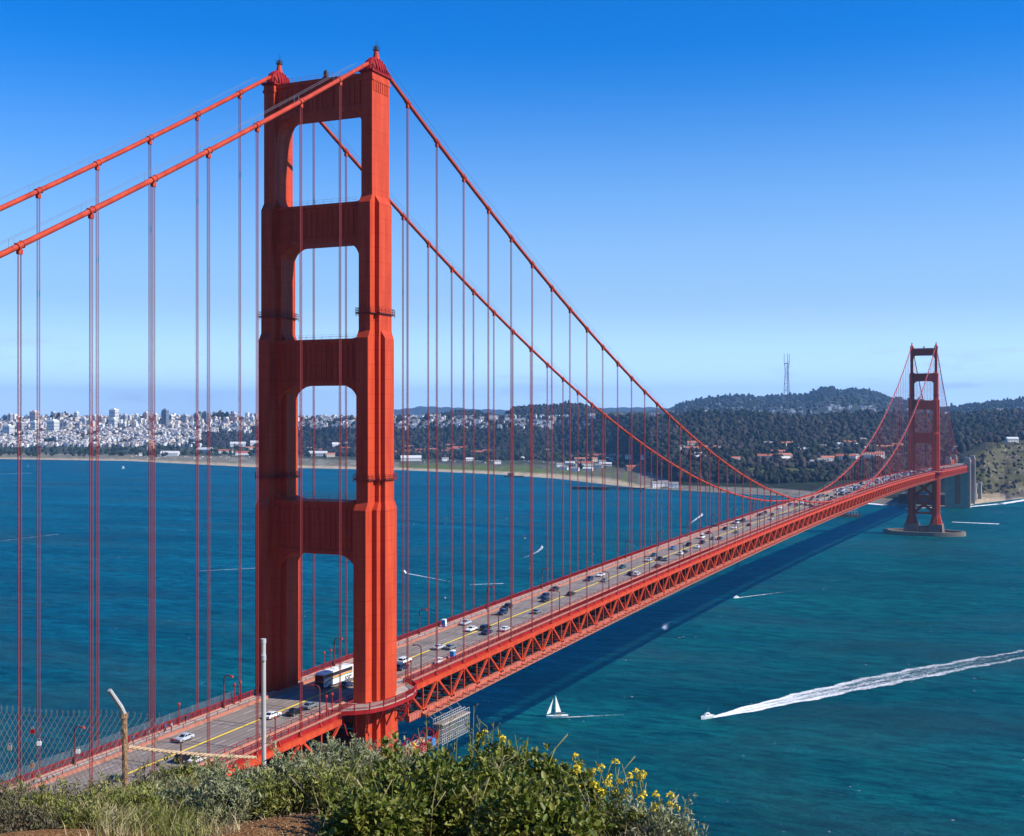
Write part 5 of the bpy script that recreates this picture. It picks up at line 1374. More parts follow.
bms = {(i, j): barrack_mesh(*dims, i, j) for (i, j, dims) in [(0, 0, (42, 14, 8)), (1, 1, (30, 13, 9)), (2, 2, (60, 24, 9)), (3, 0, (36, 14, 10)), (0, 2, (24, 12, 6)), (2, 3, (20, 12, 7)), (2, 0, (50, 16, 8))]}
NM = {(0, 0): 'cream barrack with a red roof', (1, 1): 'tan barrack with an orange-red roof', (2, 2): 'long white hangar with a pale roof', (3, 0): 'red brick barrack', (0, 2): 'small cream shed with a pale roof', (2, 3): 'small white building with a dark roof', (2, 0): 'long white building with a red roof'}
cr = random.Random(5)
bspots = [((2, 2), 238, 446), ((2, 2), 258, 445), ((2, 0), 226, 453), ((1, 1), 250, 450), ((3, 0), 262, 452), ((2, 0), 243, 455), ((2, 2), 205, 452), ((2, 2), 170, 456), ((2, 3), 142, 456), ((2, 2), 411, 461), ((3, 0), 398, 455), ((3, 0), 406, 454), ((3, 0), 420, 453), ((3, 0), 452, 452), ((3, 0), 447, 454), ((2, 0), 460, 450), ((3, 0), 415, 456), ((1, 1), 409, 449), ((1, 1), 450, 448),
          ((2, 3), 497, 464), ((2, 3), 560, 467), ((0, 2), 548, 452), ((2, 3), 602, 464), ((2, 3), 575, 471), ((0, 0), 585, 466), ((2, 3), 564, 470), ((0, 2), 570, 465), ((2, 3), 579, 468), ((0, 2), 588, 471), ((0, 0), 595, 458), ((0, 0), 606, 458), ((0, 0), 618, 457), ((1, 1), 580, 462), ((3, 0), 633, 471), ((3, 0), 488, 454), ((3, 0), 477, 455), ((1, 1), 433, 452), ((0, 2), 520, 460), ((0, 2), 470, 461), ((2, 3), 445, 461), ((1, 1), 592, 462), ((2, 3), 610, 461), ((0, 2), 607, 466), ((2, 3), 599, 468), ((1, 1), 622, 459), ((0, 0), 633, 458), ((3, 0), 638, 471), ((3, 0), 645, 468), ((2, 3), 645, 459), ((2, 3), 657, 487), ((2, 3), 673, 487.5), ((2, 3), 663, 486),
          ((2, 3), 862, 442), ((2, 3), 884, 442), ((0, 2), 893, 440), ((2, 3), 822, 463), ((0, 2), 833, 462), ((0, 0), 846, 460), ((2, 3), 854, 459), ((2, 3), 866, 458), ((0, 0), 874, 458), ((2, 3), 814, 465), ((2, 3), 880, 456), ((1, 1), 785, 459), ((0, 0), 767, 460), ((2, 3), 768, 446), ((2, 3), 822, 449), ((2, 3), 835, 452), ((0, 2), 806, 453),
          ((2, 2), 340, 447), ((0, 0), 320, 452), ((2, 0), 348, 455), ((1, 1), 330, 457), ((2, 3), 310, 450), ((3, 0), 345, 451), ((2, 2), 318, 456), ((0, 2), 1012, 443), ((2, 3), 958, 452)]
_r = random.Random(77)
for _ in range(26):
    q = _r.uniform(0, 1); bspots.append((_r.choice([(0, 2), (2, 3), (0, 2), (1, 1)]), 665 + 240 * q, _r.choice([_r.uniform(446, 452), _r.uniform(455, 466) - 5 * q])))
cb = {}
for key, px, py in bspots:
    P, D = hit(px, py)
    if P is None: continue
    o = bpy.data.objects.new('barrack', bms[key]); COL.objects.link(o); o.location = P; o.rotation_euler = (0, 0, YAW + cr.uniform(-.35, .35))
    zone = 'left of the front tower' if px < 262 else ('seen through the front tower' if px < 360 else ('right of the front tower' if px < 520 else ('behind the bay beach' if px < 660 else ('in the woods before the distant tower' if px < 900 else 'on the green bluff'))))
    q = (key, zone); cb[q] = cb.get(q, 0) + 1
    tag(o, f'{ORD[cb[q] - 1]} {NM[key]} {zone}', 'building', 'buildings along the far shore')
def gable_row():
    P, D = hit(741, 463); t = tag(empty('gabled_hall', tuple(P), YAW - .05), 'white hall with a row of six peaked gables in the dark woods', 'hall')
    mb = MB(); mb.box(-32, 32, -8, 8, -3, 4); mb.obj('wall', BW[2], t)
    for k in range(6):
        x = -27 + 10.8 * k; MB().prism_y([(x - 5.2, 4.01), (x, 11), (x + 5.2, 4.01)], -8.4, 8.4).obj('gable', M['white'], t)
gable_row()
# parked cars below the woods read as one glitter of pale dots
mb = MB(); cr = random.Random(9)
for _ in range(260):
    px = cr.choice([cr.uniform(800, 905), cr.uniform(800, 905), cr.uniform(380, 640), cr.uniform(130, 250)]); py = (interp(px, [(800, 466), (905, 455)]) + cr.uniform(-1.5, 2.5)) if px > 700 else cr.uniform(459, 463) if px > 300 else cr.uniform(455, 459)
    P, D = hit(px, py)
    if P is not None: mb.box(P[0] - 1.2, P[0] + 1.2, P[1] - 2.5, P[1] + 2.5, P[2], P[2] + 1.6)
tag(mb.obj('parked_vehicles', island_mat('parked_paint', [(.8, .8, .8), (.5, .5, .52), (.3, .05, .04), (.75, .75, .75), (.1, .12, .2)], .5), fix=False), kind='stuff')

# ---- woods: crowns as rough many-faced clumps
def ico():
    t = (1 + 5 ** .5) / 2
    v = np.array([(-1, t, 0), (1, t, 0), (-1, -t, 0), (1, -t, 0), (0, -1, t), (0, 1, t), (0, -1, -t), (0, 1, -t), (t, 0, -1), (t, 0, 1), (-t, 0, -1), (-t, 0, 1)], float); v /= np.linalg.norm(v[0])
    f = [(0, 11, 5), (0, 5, 1), (0, 1, 7), (0, 7, 10), (0, 10, 11), (1, 5, 9), (5, 11, 4), (11, 10, 2), (10, 7, 6), (7, 1, 8), (3, 9, 4), (3, 4, 2), (3, 2, 6), (3, 6, 8), (3, 8, 9), (4, 9, 5), (2, 4, 11), (6, 2, 10), (8, 6, 7), (9, 8, 1)]
    V = list(map(tuple, v)); c = {}; F2 = []
    def mid(a, b):
        k = (min(a, b), max(a, b))
        if k not in c: m = (np.array(V[a]) + np.array(V[b])); m /= np.linalg.norm(m); V.append(tuple(m)); c[k] = len(V) - 1
        return c[k]
    for a, b, d in f:
        x, y, z = mid(a, b), mid(b, d), mid(d, a); F2 += [(a, x, z), (x, b, y), (z, y, d), (x, y, z)]
    return np.array(V), np.array(F2)
IV, IF = ico()
def crowns(name, pts, m, squash=1.0):
    n = len(pts); nv = len(IV); V = np.zeros((n, nv, 3)); 
    for i, (P, r) in enumerate(pts):
        jit = 1 + nrs.uniform(-.5, .5, nv)[:, None]; tall = 1.7 if nrs.rand() < .16 else 1.0
        V[i] = np.array(P) + IV * jit * np.array([r / tall ** .5, r / tall ** .5, r * squash * tall]) * nrs.uniform(.8, 1.2, 3)
    Fq = (IF[None] + (np.arange(n) * nv)[:, None, None]).reshape(-1, 3)
    return np_mesh(name, V.reshape(-1, 3), Fq, m)
M['wood'] = island_mat('wood_leaves', [(.016, .022, .013), (.034, .030, .024), (.014, .019, .013), (.05, .042, .034), (.024, .032, .014), (.03, .026, .023)], .9, .1)
M['woodg'] = island_mat('shore_tree_leaves', [(.02, .035, .016), (.035, .05, .02), (.018, .028, .015), (.05, .06, .025)], .9, .1)
cr = random.Random(31)
def stand_tone(m):   # stands of different kinds of trees
    nt = m.node_tree; N = nt.nodes; L = nt.links; b = N['Principled BSDF']; src = b.inputs['Base Color'].links[0].from_socket
    tc = N.new('ShaderNodeTexCoord'); n = N.new('ShaderNodeTexNoise'); n.inputs['Scale'].default_value = .0042; n.inputs['Detail'].default_value = 4; L.new(tc.outputs['Object'], n.inputs['Vector'])
    r = N.new('ShaderNodeValToRGB'); e = r.color_ramp.elements; e[0].position = .38; e[1].position = .62; e[0].color = (.62, .72, .6, 1); e[1].color = (1.4, 1.2, 1.4, 1); L.new(n.outputs[0], r.inputs[0])
    mu = N.new('ShaderNodeMixRGB'); mu.blend_type = 'MULTIPLY'; mu.inputs[0].default_value = 1; L.new(src, mu.inputs[1]); L.new(r.outputs[0], mu.inputs[2]); L.new(mu.outputs[0], b.inputs['Base Color'])
stand_tone(M['wood'])
pts = []
def top_y(px): return interp(px, L5)
while len(pts) < 13000:
    px = cr.uniform(262, 1050); a = top_y(px) - .5
    b = interp(px, [(262, 452), (400, 459.5), (560, 461), (640, 462), (690, 482), (780, 484), (900, 478), (950, 462), (975, 446), (1050, 436)])
    py = a + (b - a) * cr.random()
    if px < 560 and py < a + (b - a) * .34 and cr.random() < .72: continue
    if 735 < px < 850 and 469 < py < 475 and cr.random() < .85: continue
    if 790 < px < 910 and abs(py - interp(px, [(790, 466), (910, 455)])) < 2.2: continue
    if 560 < px < 640 and py > 452 and cr.random() < .7: continue
    P, D = hit(px, py)
    if P is None or D > 5200: continue
    if wob(P[0] * .9 + 300, P[1] * .8) > .62 and cr.random() < .8: continue
    r = (cr.uniform(2.2, 5) if cr.random() < .7 else cr.uniform(5, 8)) * (.8 + D / 9000)
    pts.append((P + np.array([0, 0, r * .3 + cr.uniform(0, 5)]), r))
tag(crowns('woods', pts, M['wood'], 1.0), kind='stuff')
pts = []
for _ in range(4200):   # far hills under trees
    px = cr.choice([cr.uniform(505, 600), cr.uniform(675, 945), cr.uniform(675, 945), cr.uniform(940, 1045), cr.uniform(425, 490)]); y7 = interp(px, L7); py = y7 + abs(cr.gauss(0, 9)) - .3
    P, D = hit(px, py)
    if P is None or D < 4800 or D > 12500: continue
    r = cr.uniform(6, 12) * D / 8000; pts.append((P + np.array([0, 0, r * .3]), r))
for _ in range(160):    # wooded hilltops inside the city
    px = cr.choice([cr.gauss(60, 6), cr.gauss(222, 6)]); py = interp(px, L5) + cr.uniform(-1.5, 1.5)
    P, D = hit(px, py + 1.5)
    if P is not None: pts.append((P + np.array([0, 0, cr.uniform(1, 12)]), cr.uniform(7, 11)))
for _ in range(1500):    # dark green between the houses
    px = cr.uniform(-30, 262); a, b = city_y_range(px); py = a + (b - a) * cr.random() ** .8
    P, D = hit(px, py)
    if P is not None: pts.append((P + np.array([0, 0, 2]), cr.uniform(4, 8)))
for _ in range(230):    # scrub on the green bluff
    px = cr.uniform(962, 1050); a_ = interp(px, L3); b_ = interp(px, L2); P, D = hit(px, a_ + (b_ - a_) * cr.random() ** 1.3)
    if P is not None and D < 3000: r = cr.uniform(1.2, 3.6); pts.append((P + np.array([0, 0, r * .2]), r))
tag(crowns('distant_woods', pts, M['wood']), kind='stuff')
# single trees along the shore
def tree_mesh(h, tall):
    n = 26 if not tall else 18; P = []
    for k in range(n):
        if tall: t = cr.random(); P.append((np.array([cr.gauss(0, .12) * (1.1 - t), cr.gauss(0, .12) * (1.1 - t), .2 + .8 * t]) * h, h * .17 * (1.15 - t)))
        else: P.append((np.array([cr.gauss(0, .2), cr.gauss(0, .2), .62 + cr.gauss(0, .16)]) * h, h * cr.uniform(.1, .2)))
    o = crowns('crown', P, M['woodg']); d = o.data; bpy.data.objects.remove(o); return d
tms = [tree_mesh(1, False) for _ in range(4)] + [tree_mesh(1, True) for _ in range(2)]
mb = MB(); mb.tube([(0, 0, -.1), (.01, 0, .3), (.0, .01, .6)], [.035, .028, .015], 6); tmp = mb.obj('tmp', mat('bark', (.06, .045, .035), .9)); trm = tmp.data; bpy.data.objects.remove(tmp)
zones = [((-5, 262), (449, 457), 'round dark tree in the belt along the far shore left of the front tower', 190), ((300, 355), (451, 458), 'dark tree near the far shore seen through the front tower', 20), ((395, 560), (454, 461), 'dark tree along the shore lawn right of the front tower', 130), ((560, 660), (455, 470), 'dark tree among the buildings behind the far beach', 40)]
for (xa, xb), (ya, yb), lab, n in zones:
    for _ in range(n):
        px = cr.uniform(xa, xb); py = cr.uniform(ya, yb); P, D = hit(px, py)
        if P is None: continue
        t = empty('tree', tuple(P), cr.uniform(0, 6)); h = cr.uniform(9, 18); k = cr.randrange(6); t.scale = (h, h, h * (1.25 if k > 3 else 1))
        link('crown', tms[k], t); link('trunk', trm, t); tag(t, lab, 'tree', 'trees: ' + lab)

# ---- lattice broadcasting mast on the ridge
def mast():
    D = 9300; px = 787; zb = CZ + (VY - 393) * D / F; zt = CZ + (VY - 353.5) * D / F; B = CAM + (FW + RT * (px - 512) / F) * D
    t = tag(empty('broadcast_mast', (B[0], B[1], zb - 12), YAW), 'tall three-legged red and white lattice mast on the distant wooded ridge', 'mast'); H = zt - zb + 12; u = D / F
    redm = mat('mast_red', (.16, .05, .05), .7); prof = [(0, 3.2), (.25, 2.7), (.45, 2.1), (.6, 1.9), (.72, 2.6), (.8, 3.0)]
    def rad(t_): return float(np.interp(t_, [p[0] for p in prof], [p[1] for p in prof])) * u
    for k in range(3):
        a = 2 * math.pi * k / 3 + .5; mb = MB()
        mb.tube([(rad(q) * math.cos(a), rad(q) * math.sin(a), q * H) for q in np.linspace(0, .78, 14)], .3 * u, 5); mb.obj('mast_leg', redm, t)
        mb = MB(); mb.tube([(rad(.78) * math.cos(a), rad(.78) * math.sin(a), .78 * H), (rad(.78) * math.cos(a), rad(.78) * math.sin(a), H)], [.3 * u, .2 * u], 5); mb.obj('aerial', redm, t)
    for q, th in ((.1, .3), (.27, .35), (.45, .4), (.6, .35), (.76, .75)):
        mb = MB(); r = rad(q); pts = [(r * math.cos(2 * math.pi * k / 3 + .5), r * math.sin(2 * math.pi * k / 3 + .5), q * H) for k in range(3)]
        for k in range(3): mb.beam(pts[k], pts[(k + 1) % 3], .25 * u, th * u)
        mb.obj('cross_frame', M['winband'], t)
    mb = MB(); qs = (0, .27, .45, .6, .76)
    for a_, b_ in zip(qs[:-1], qs[1:]):
        for k in range(3):
            for j in (1, 2):
                A = 2 * math.pi * k / 3 + .5; B2 = 2 * math.pi * ((k + j) % 3) / 3 + .5
                mb.beam((rad(a_) * math.cos(A), rad(a_) * math.sin(A), a_ * H), (rad(b_) * math.cos(B2), rad(b_) * math.sin(B2), b_ * H), .12 * u)
    mb.obj('bracing', redm, t)
mast()
# ================================================================== FOREGROUND: FENCE AND PLANTS
def XD(px, D): return (px - 512) / F * D, D
def g_at(px, D, up=0.0): return fg(*XD(px, D), up)
def fp(px, py, D): return at_d(px, py, D)
M['rust'] = mat('rusty_iron', (.20, .07, .025), .85, var=(.42, .27, .15), vscale=14, bump=.5, bscale=40, stretch=(1, 1, .4))
M['wire'] = mat('fence_wire', (.36, .34, .29), .55, metal=.3)
M['palepost'] = mat('galvanised_post', (.60, .60, .58), .5, metal=.25, var=(.45, .44, .42), vscale=9, stretch=(1, 1, .3))
M['rope'] = mat('weathered_rope', (.50, .38, .24), .9, var=(.32, .22, .13), vscale=30) if False else M['rope']
M['twine'] = mat('weathered_rope_fibre', (.52, .38, .24), .9, var=(.33, .22, .13), vscale=30)
fence = tag(empty('chain_link_fence', tuple(g_at(126, 14))), 'rusty chain-link fence with bent post and slack pale rail at the left of the slope', 'fence')
fo = np.array(fence.location)
def lc(P): return np.array(P) - fo
# posts
b0 = g_at(126, 14, -.2); t0 = fp(124.2, 716, 14)
mb = MB(); mb.tube([lc(b0), lc((b0 + t0) / 2), lc(t0)], [.036, .034, .033], 10); mb.tube([lc(t0 - (t0 - b0) * .02), lc(t0 + np.array([0, 0, .03]))], .041, 10)
rp = mb.obj('post', M['rust'], fence, smooth=False); rp['label'] = 'rusty post with a bent arm'
mb = MB(); a1 = fp(124.0, 714, 14); a2 = fp(121, 707, 13.95); a3 = fp(109.5, 690, 13.8); mb.tube([lc(a1), lc(a2), lc(a3)], [.029, .027, .024], 8); mb.obj('arm', M['palepost'], rp)
b1 = g_at(264, 16, -.2); t1 = fp(263.4, 639.5, 16)
mb = MB(); mb.tube([lc(b1), lc(t1)], [.030, .030], 12); mb.tube([lc(t1 - np.array([0, 0, .05])), lc(t1 + np.array([0, 0, .01]))], .035, 12)
pp = mb.obj('post', M['palepost'], fence); pp['label'] = 'tall pale grey post'
mb = MB(); c1 = fp(263.6, 655, 15.97); mb.tube([lc(c1), lc(c1 - np.array([0, 0, .07]))], .034, 10); mb.obj('clamp', M['car_silver'], pp)
# slack twisted rail
r0 = fp(128, 747, 14); r1 = fp(256, 757.5, 15.9); n = 90; A = []; B = []
for i in range(n + 1):
    t = i / n; p = r0 + (r1 - r0) * t + np.array([0, 0, -.02 * math.sin(math.pi * t)]); ph = t * 2 * math.pi * 14
    o_ = np.array([0, 0, 1]) * math.cos(ph) * .012 + RT * 0 + FW * math.sin(ph) * .012
    A.append(lc(p + o_)); B.append(lc(p - o_))
mb = MB(); mb.tube(A, .0135, 5); mb.tube(B, .0135, 5); mb.obj('rail', M['twine'], fence, smooth=True)
# wire mesh: two families of diagonals with twisted ends
line = [(-25, 11.1, 711), (0, 11.6, 712), (126, 13.95, 716.5), (168, 14.6, 717)]
def fl(s_):   # s 0..1 along the fence -> ground point and top height
    px = -25 + 193 * s_; D = interp(px, [(l[0], l[1]) for l in line]); yt = interp(px, [(l[0], l[2]) for l in line])
    T = fp(px, yt, D); Gd = g_at(px, D, -.05); return T, np.array([T[0], T[1], Gd[2]])
Ts = [fl(k / 200) for k in range(201)]
Ls = [0]
for k in range(200): Ls.append(Ls[-1] + float(np.linalg.norm((Ts[k + 1][0] - Ts[k][0])[:2])))
LT = Ls[-1]; CELL = .105
def fpt(u, v):  # u metres along, v metres down from top
    k = min(199, max(0, int(np.searchsorted(Ls, u)) - 1)); f_ = (u - Ls[k]) / max(1e-6, Ls[k + 1] - Ls[k])
    T = Ts[k][0] * (1 - f_) + Ts[k + 1][0] * f_
    sag = .015 * math.sin(u * 5) * v
    return lc(T + np.array([-RT[0] * 0 + sag * FW[0], sag * FW[1], -v + .012 * math.sin(u * 3.1)]))
def vmax(u):
    s_ = u / LT; k = min(200, int(s_ * 200)); h = float(Ts[k][0][2] - Ts[k][1][2])
    return h if u < LT * .78 else max(.05, h * max(0, (LT - u) / (LT * .22)) ** .6)
mb = MB(); nU = int(LT / CELL)
for fam in (1, -1):
    for k in range(-30, nU + 30):
        u = k * CELL; pts = []; v = 0.0
        while True:
            uu = u + fam * v
            if uu < 0 or uu > LT: 
                if pts: break
                v += CELL / 2
                if v > 2.5: break
                continue
            if v > vmax(uu): break
            pts.append(fpt(uu, v)); v += CELL * .999
        if len(pts) > 1: mb.tube(pts, 0.0023 if fam > 0 else .0015, 3, False)
for k in range(nU):
    u = k * CELL; p = fpt(u, 0); mb.tube([p, p + np.array([.006, .004, .03]), p + np.array([-.008, .004, .055])], .0026, 3, False); mb.tube([p, p + np.array([-.01, 0, .04])], .0024, 3, False)
mb.obj('wire_mesh', M['wire'], fence, fix=False)
# padlocks hooked on the mesh
for i, (px, py, c) in enumerate([(9.6, 748, 'conc'), (39, 743.5, 'white'), (32.5, 731.5, 'redrail'), (32, 765.5, 'rust'), (78, 751.5, 'white'), (38.5, 776, 'rust')]):
    D = interp(px, [(l[0], l[1]) for l in line]) - .03; P = fp(px, py, D)
    t = tag(empty('padlock', tuple(P), YAW), ['grey padlock at the left edge of the wire mesh', 'white padlock above the others, left of the red street lamp', 'tiny red padlock, topmost on the wire mesh', 'rusty padlock below the white one on the wire mesh', 'white padlock beside the post of the red street lamp', 'rusty padlock lowest on the wire mesh'][i], 'padlock', 'padlocks hooked on the wire mesh')
    mb = MB(); mb.prism_y([(-.02, -.02), (.02, -.02), (.022, .015), (.015, .022), (-.015, .022), (-.022, .015)], -.008, .008); mb.obj('body', M[c], t)
    mb = MB(); mb.tube([(-.013, 0, .02)] + [(-.013 * math.cos(q), 0, .035 + .014 * math.sin(q)) for q in np.linspace(0, math.pi, 6)] + [(.013, 0, .02)], .0035, 5); mb.obj('shackle', M['steel'], t)

# ---- leaves
def leaf_mesh(name, P, Dr, Nn, L, Wd, fold, m, parent):
    """P base points, Dr unit directions, Nn normals, L lengths, Wd widths: a folded six-sided leaf each"""
    n = len(P); S = np.cross(Dr, Nn); S /= np.linalg.norm(S, axis=1)[:, None] + 1e-9; Nn = np.cross(S, Dr)
    L = L[:, None]; Wd = Wd[:, None]; f_ = fold
    bend = nrs.uniform(-.25, .05, (n, 1)) * L
    v = np.stack([P, P + Dr * L * .28 - S * Wd * .42 + Nn * Wd * f_, P + Dr * L * .66 - S * Wd * .40 + Nn * (Wd * f_ + bend * .5), P + Dr * L + Nn * bend,
                  P + Dr * L * .66 + S * Wd * .40 + Nn * (Wd * f_ + bend * .5), P + Dr * L * .28 + S * Wd * .42 + Nn * Wd * f_], 1)
    o = (np.arange(n) * 6)[:, None]
    Fq = np.concatenate([o + np.array([[0, 1, 2, 3]]), o + np.array([[0, 3, 4, 5]])], 0)
    return np_mesh(name, v.reshape(-1, 3), Fq, m, parent)
def unit(v): return v / (np.linalg.norm(v, axis=1)[:, None] + 1e-9)
M['leaf_g'] = island_mat('broad_leaves', [(0.052, 0.088, 0.010), (0.119, 0.162, 0.018), (0.222, 0.243, 0.031), (0.082, 0.122, 0.017), (0.326, 0.311, 0.073), (0.163, 0.189, 0.029), (0.074, 0.108, 0.015)], .5, .35, .3)
M['leaf_s'] = island_mat('sage_leaves', [(0.220, 0.246, 0.130), (0.311, 0.337, 0.194), (0.415, 0.415, 0.259), (0.181, 0.220, 0.091), (0.285, 0.285, 0.143)], .75, .2, .2)
M['leaf_y'] = island_mat('yellowgreen_leaves', [(0.185, 0.225, 0.039), (0.291, 0.291, 0.066), (0.132, 0.171, 0.033), (0.370, 0.330, 0.118), (0.212, 0.251, 0.053)], .6, .3, .25)
M['leaf_d'] = island_mat('dull_leaves', [(0.120, 0.102, 0.060), (0.168, 0.144, 0.096), (0.084, 0.090, 0.042), (0.216, 0.180, 0.120), (0.108, 0.120, 0.054)], .8, .2, .15)
M['stem'] = mat('plant_stem', (.10, .08, .04), .8); M['gstem'] = mat('green_stem', (.22, .24, .06), .7); M['petal'] = mat('yellow_petals', (.78, .60, .02), .6)
M['straw'] = island_mat('dry_grass', [(.42, .34, .19), (.52, .44, .27), (.33, .26, .13)], .8, .2, .2)
M['grass'] = island_mat('green_grass', [(.20, .23, .04), (.30, .30, .08), (.14, .18, .03), (.38, .34, .15), (.24, .26, .05)], .6, .3, .3)
def shrub(name, px, D, ytop, hw_px, leafm, nleaf, L0, W0, nl, lab, cat='bush', group=None, up=.45, lr=.25, depth=None, lean=0.0, shoots=40):
    B = g_at(px, D); h = (CZ + (VY - ytop) * D / F) - B[2]; w_ = hw_px * D / F; dp = depth or w_ * .75
    h = max(h, .18)
    t = tag(empty(name, tuple(B), YAW), lab, cat, group)
    # lobes over the dome
    c = []
    for k in range(nl):
        a = nrs.uniform(0, 2 * math.pi); e = math.acos(1 - nrs.uniform(.02, 1.0)); q = nrs.uniform(.66, .98)
        c.append([w_ * .84 * q * math.sin(e) * math.cos(a) + lean * h, dp * .84 * q * math.sin(e) * math.sin(a), h * (.10 + .72 * q * math.cos(e)) + nrs.uniform(-.04, .06) * h])
    c = np.array(c); li = nrs.randint(0, nl, nleaf); r = lr * min(w_, h * 1.3) * nrs.uniform(.4, 1.3, nl)
    dv = unit(nrs.normal(size=(nleaf, 3))); P = c[li] + dv * (r[li] * nrs.uniform(.25, 1, nleaf) ** .6)[:, None]
    P[:, 2] = np.maximum(P[:, 2], .02 * h)
    Dr = unit(dv * .8 + nrs.normal(size=(nleaf, 3)) * .45 + np.array([0, 0, up])); Nn = unit(nrs.normal(size=(nleaf, 3)) * .5 + dv * .4 + np.array([0, 0, .8]))
    ns = int(shoots)
    if ns:   # leafy shoots that break the outline
        j = nrs.randint(0, nl, ns); sd_ = unit(nrs.normal(size=(ns, 3)) * .45 + np.array([0, 0, 1.0])); sl = nrs.uniform(.08, .3, ns)
        m_ = nleaf // 6; q = nrs.randint(0, ns, m_); tt = nrs.uniform(.1, 1, m_)
        P[:m_] = c[j[q]] + sd_[q] * ((r[j[q]] * .6 + sl[q] * tt))[:, None] + nrs.normal(size=(m_, 3)) * .012
        Dr[:m_] = unit(nrs.normal(size=(m_, 3)) * .7 + sd_[q] * .7); Nn[:m_] = unit(nrs.normal(size=(m_, 3)) * .4 + np.array([0, 0, 1.0]))
    sz = nrs.uniform(.4, 1.35, nleaf)
    leaf_mesh('foliage', P, Dr, Nn, L0 * sz, W0 * sz, .22, leafm, t)
    mb = MB()
    for k in range(0, nl, 2):
        q = c[k]; mb.tube([(q[0] * .08, q[1] * .08, -.05), (q[0] * .5, q[1] * .5, q[2] * .6), tuple(q * np.array([.98, .98, .98]))], [.014, .009, .005], 4, False)
    mb.obj('stems', M['stem'], t, fix=False); return t
BG = 'broad-leaved bushes at the front of the slope'; SG = 'grey-green sage bushes on the slope'
shrub('bush', 430, 11.4, 757, 118, M['leaf_g'], 8000, .062, .042, 46, 'large dark green broad-leaved bush at the bottom centre of the slope', 'bush', BG)
shrub('bush', 508, 12.3, 743, 72, M['leaf_g'], 4600, .06, .04, 50, 'dark green broad-leaved bush topped by pale dry stems', 'bush', BG)
shrub('bush', 568, 11.4, 768, 46, M['leaf_g'], 3400, .06, .04, 42, 'dark green broad-leaved bush beside the yellow mustard flowers', 'bush', BG, shoots=10)
shrub('bush', 375, 10.4, 797, 62, M['leaf_g'], 3400, .06, .042, 38, 'low broad-leaved bush spilling onto the bare orange earth', 'bush', BG)
shrub('bush', 535, 10.3, 790, 82, M['leaf_g'], 4000, .062, .042, 44, 'low broad-leaved bush at the bottom edge below the dry stems', 'bush', BG)
shrub('bush', 625, 10.6, 815, 55, M['leaf_y'], 2400, .06, .025, 34, 'low yellow-green weedy bush under the mustard flowers', 'bush', BG, shoots=8)
shrub('sage_bush', 350, 14.0, 733, 60, M['leaf_s'], 9500, .055, .016, 90, 'big round grey-green sage bush in front of the bright tower leg', 'bush', SG, .7, .2)
shrub('sage_bush', 404, 13.4, 745, 40, M['leaf_s'], 5000, .055, .016, 60, 'grey-green sage bush right of the big round one', 'bush', SG, .7, .2)
shrub('sage_bush', 292, 13.2, 752, 52, M['leaf_s'], 7000, .055, .016, 80, 'grey-green sage bush right of the tall pale post', 'bush', SG, .7, .2)
shrub('sage_bush', 240, 12.8, 768, 46, M['leaf_s'], 6000, .055, .016, 70, 'darker sage bush below the tall pale post', 'bush', SG, .7, .2)
shrub('sage_bush', 330, 12.4, 775, 50, M['leaf_y'], 4500, .06, .022, 60, 'green bush between the sage and the bare earth', 'bush', SG, .7, .22)
shrub('sage_bush', 690, 10.2, 816, 42, M['leaf_s'], 5000, .05, .015, 60, 'small pale sage bush at the right end of the slope', 'bush', SG, .7, .2)
SH_ = 'shrubs along the fence'
shrub('shrub', 12, 12.4, 802, 44, M['leaf_d'], 4200, .05, .016, 60, 'dull brownish shrub behind the wire mesh at the left edge', 'shrub', SH_, .6, .2)
shrub('shrub', 62, 13.0, 800, 36, M['leaf_d'], 3400, .05, .016, 50, 'dull brownish shrub between left edge and rusty post', 'shrub', SH_, .6, .2)
shrub('shrub', 105, 13.6, 795, 34, M['leaf_y'], 3600, .06, .018, 50, 'olive green shrub at the foot of the rusty post', 'shrub', SH_, .6, .2)
shrub('shrub', 186, 15.2, 772, 44, M['leaf_y'], 5200, .06, .017, 70, 'olive green shrub between rusty post and pale post', 'shrub', SH_, .7, .2)
shrub('shrub', 150, 14.2, 785, 30, M['leaf_d'], 3000, .055, .016, 44, 'small brownish shrub just right of the rusty post', 'shrub', SH_, .7, .2)
shrub('shrub', 30, 12.3, 814, 40, M['leaf_y'], 3000, .05, .016, 44, 'low green shrub in the bottom left corner behind the mesh', 'shrub', SH_, .6, .2)
shrub('sage_bush', 228, 12.2, 785, 44, M['leaf_s'], 5600, .055, .015, 70, 'low dark sage bush beside the bare orange earth', 'bush', SG, .6, .2)
shrub('sage_bush', 272, 12.4, 778, 40, M['leaf_y'], 4600, .055, .017, 60, 'low olive bush above the bare orange earth', 'bush', SG, .6, .2)
shrub('sage_bush', 128, 12.6, 800, 40, M['leaf_y'], 4200, .05, .016, 60, 'rounded yellow-green bush in front of the rusty post', 'bush', SG, .6, .2)
shrub('sage_bush', 172, 13.0, 790, 36, M['leaf_s'], 4600, .05, .015, 60, 'rounded grey-green bush below the slack pale rail', 'bush', SG, .6, .2)
shrub('sage_bush', 660, 10.4, 817, 40, M['leaf_s'], 4200, .05, .015, 60, 'rounded pale sage bush under the right-hand mustard flowers', 'bush', SG, .6, .2)
shrub('shrub', 22, 11.25, 817, 46, M['leaf_d'], 3600, .045, .014, 50, 'brownish twiggy shrub at the very bottom left corner', 'shrub', SH_, .6, .2)
shrub('shrub', 74, 11.5, 815, 36, M['leaf_y'], 3200, .045, .014, 50, 'low olive shrub at the bottom edge left of the grass', 'shrub', SH_, .6, .2)
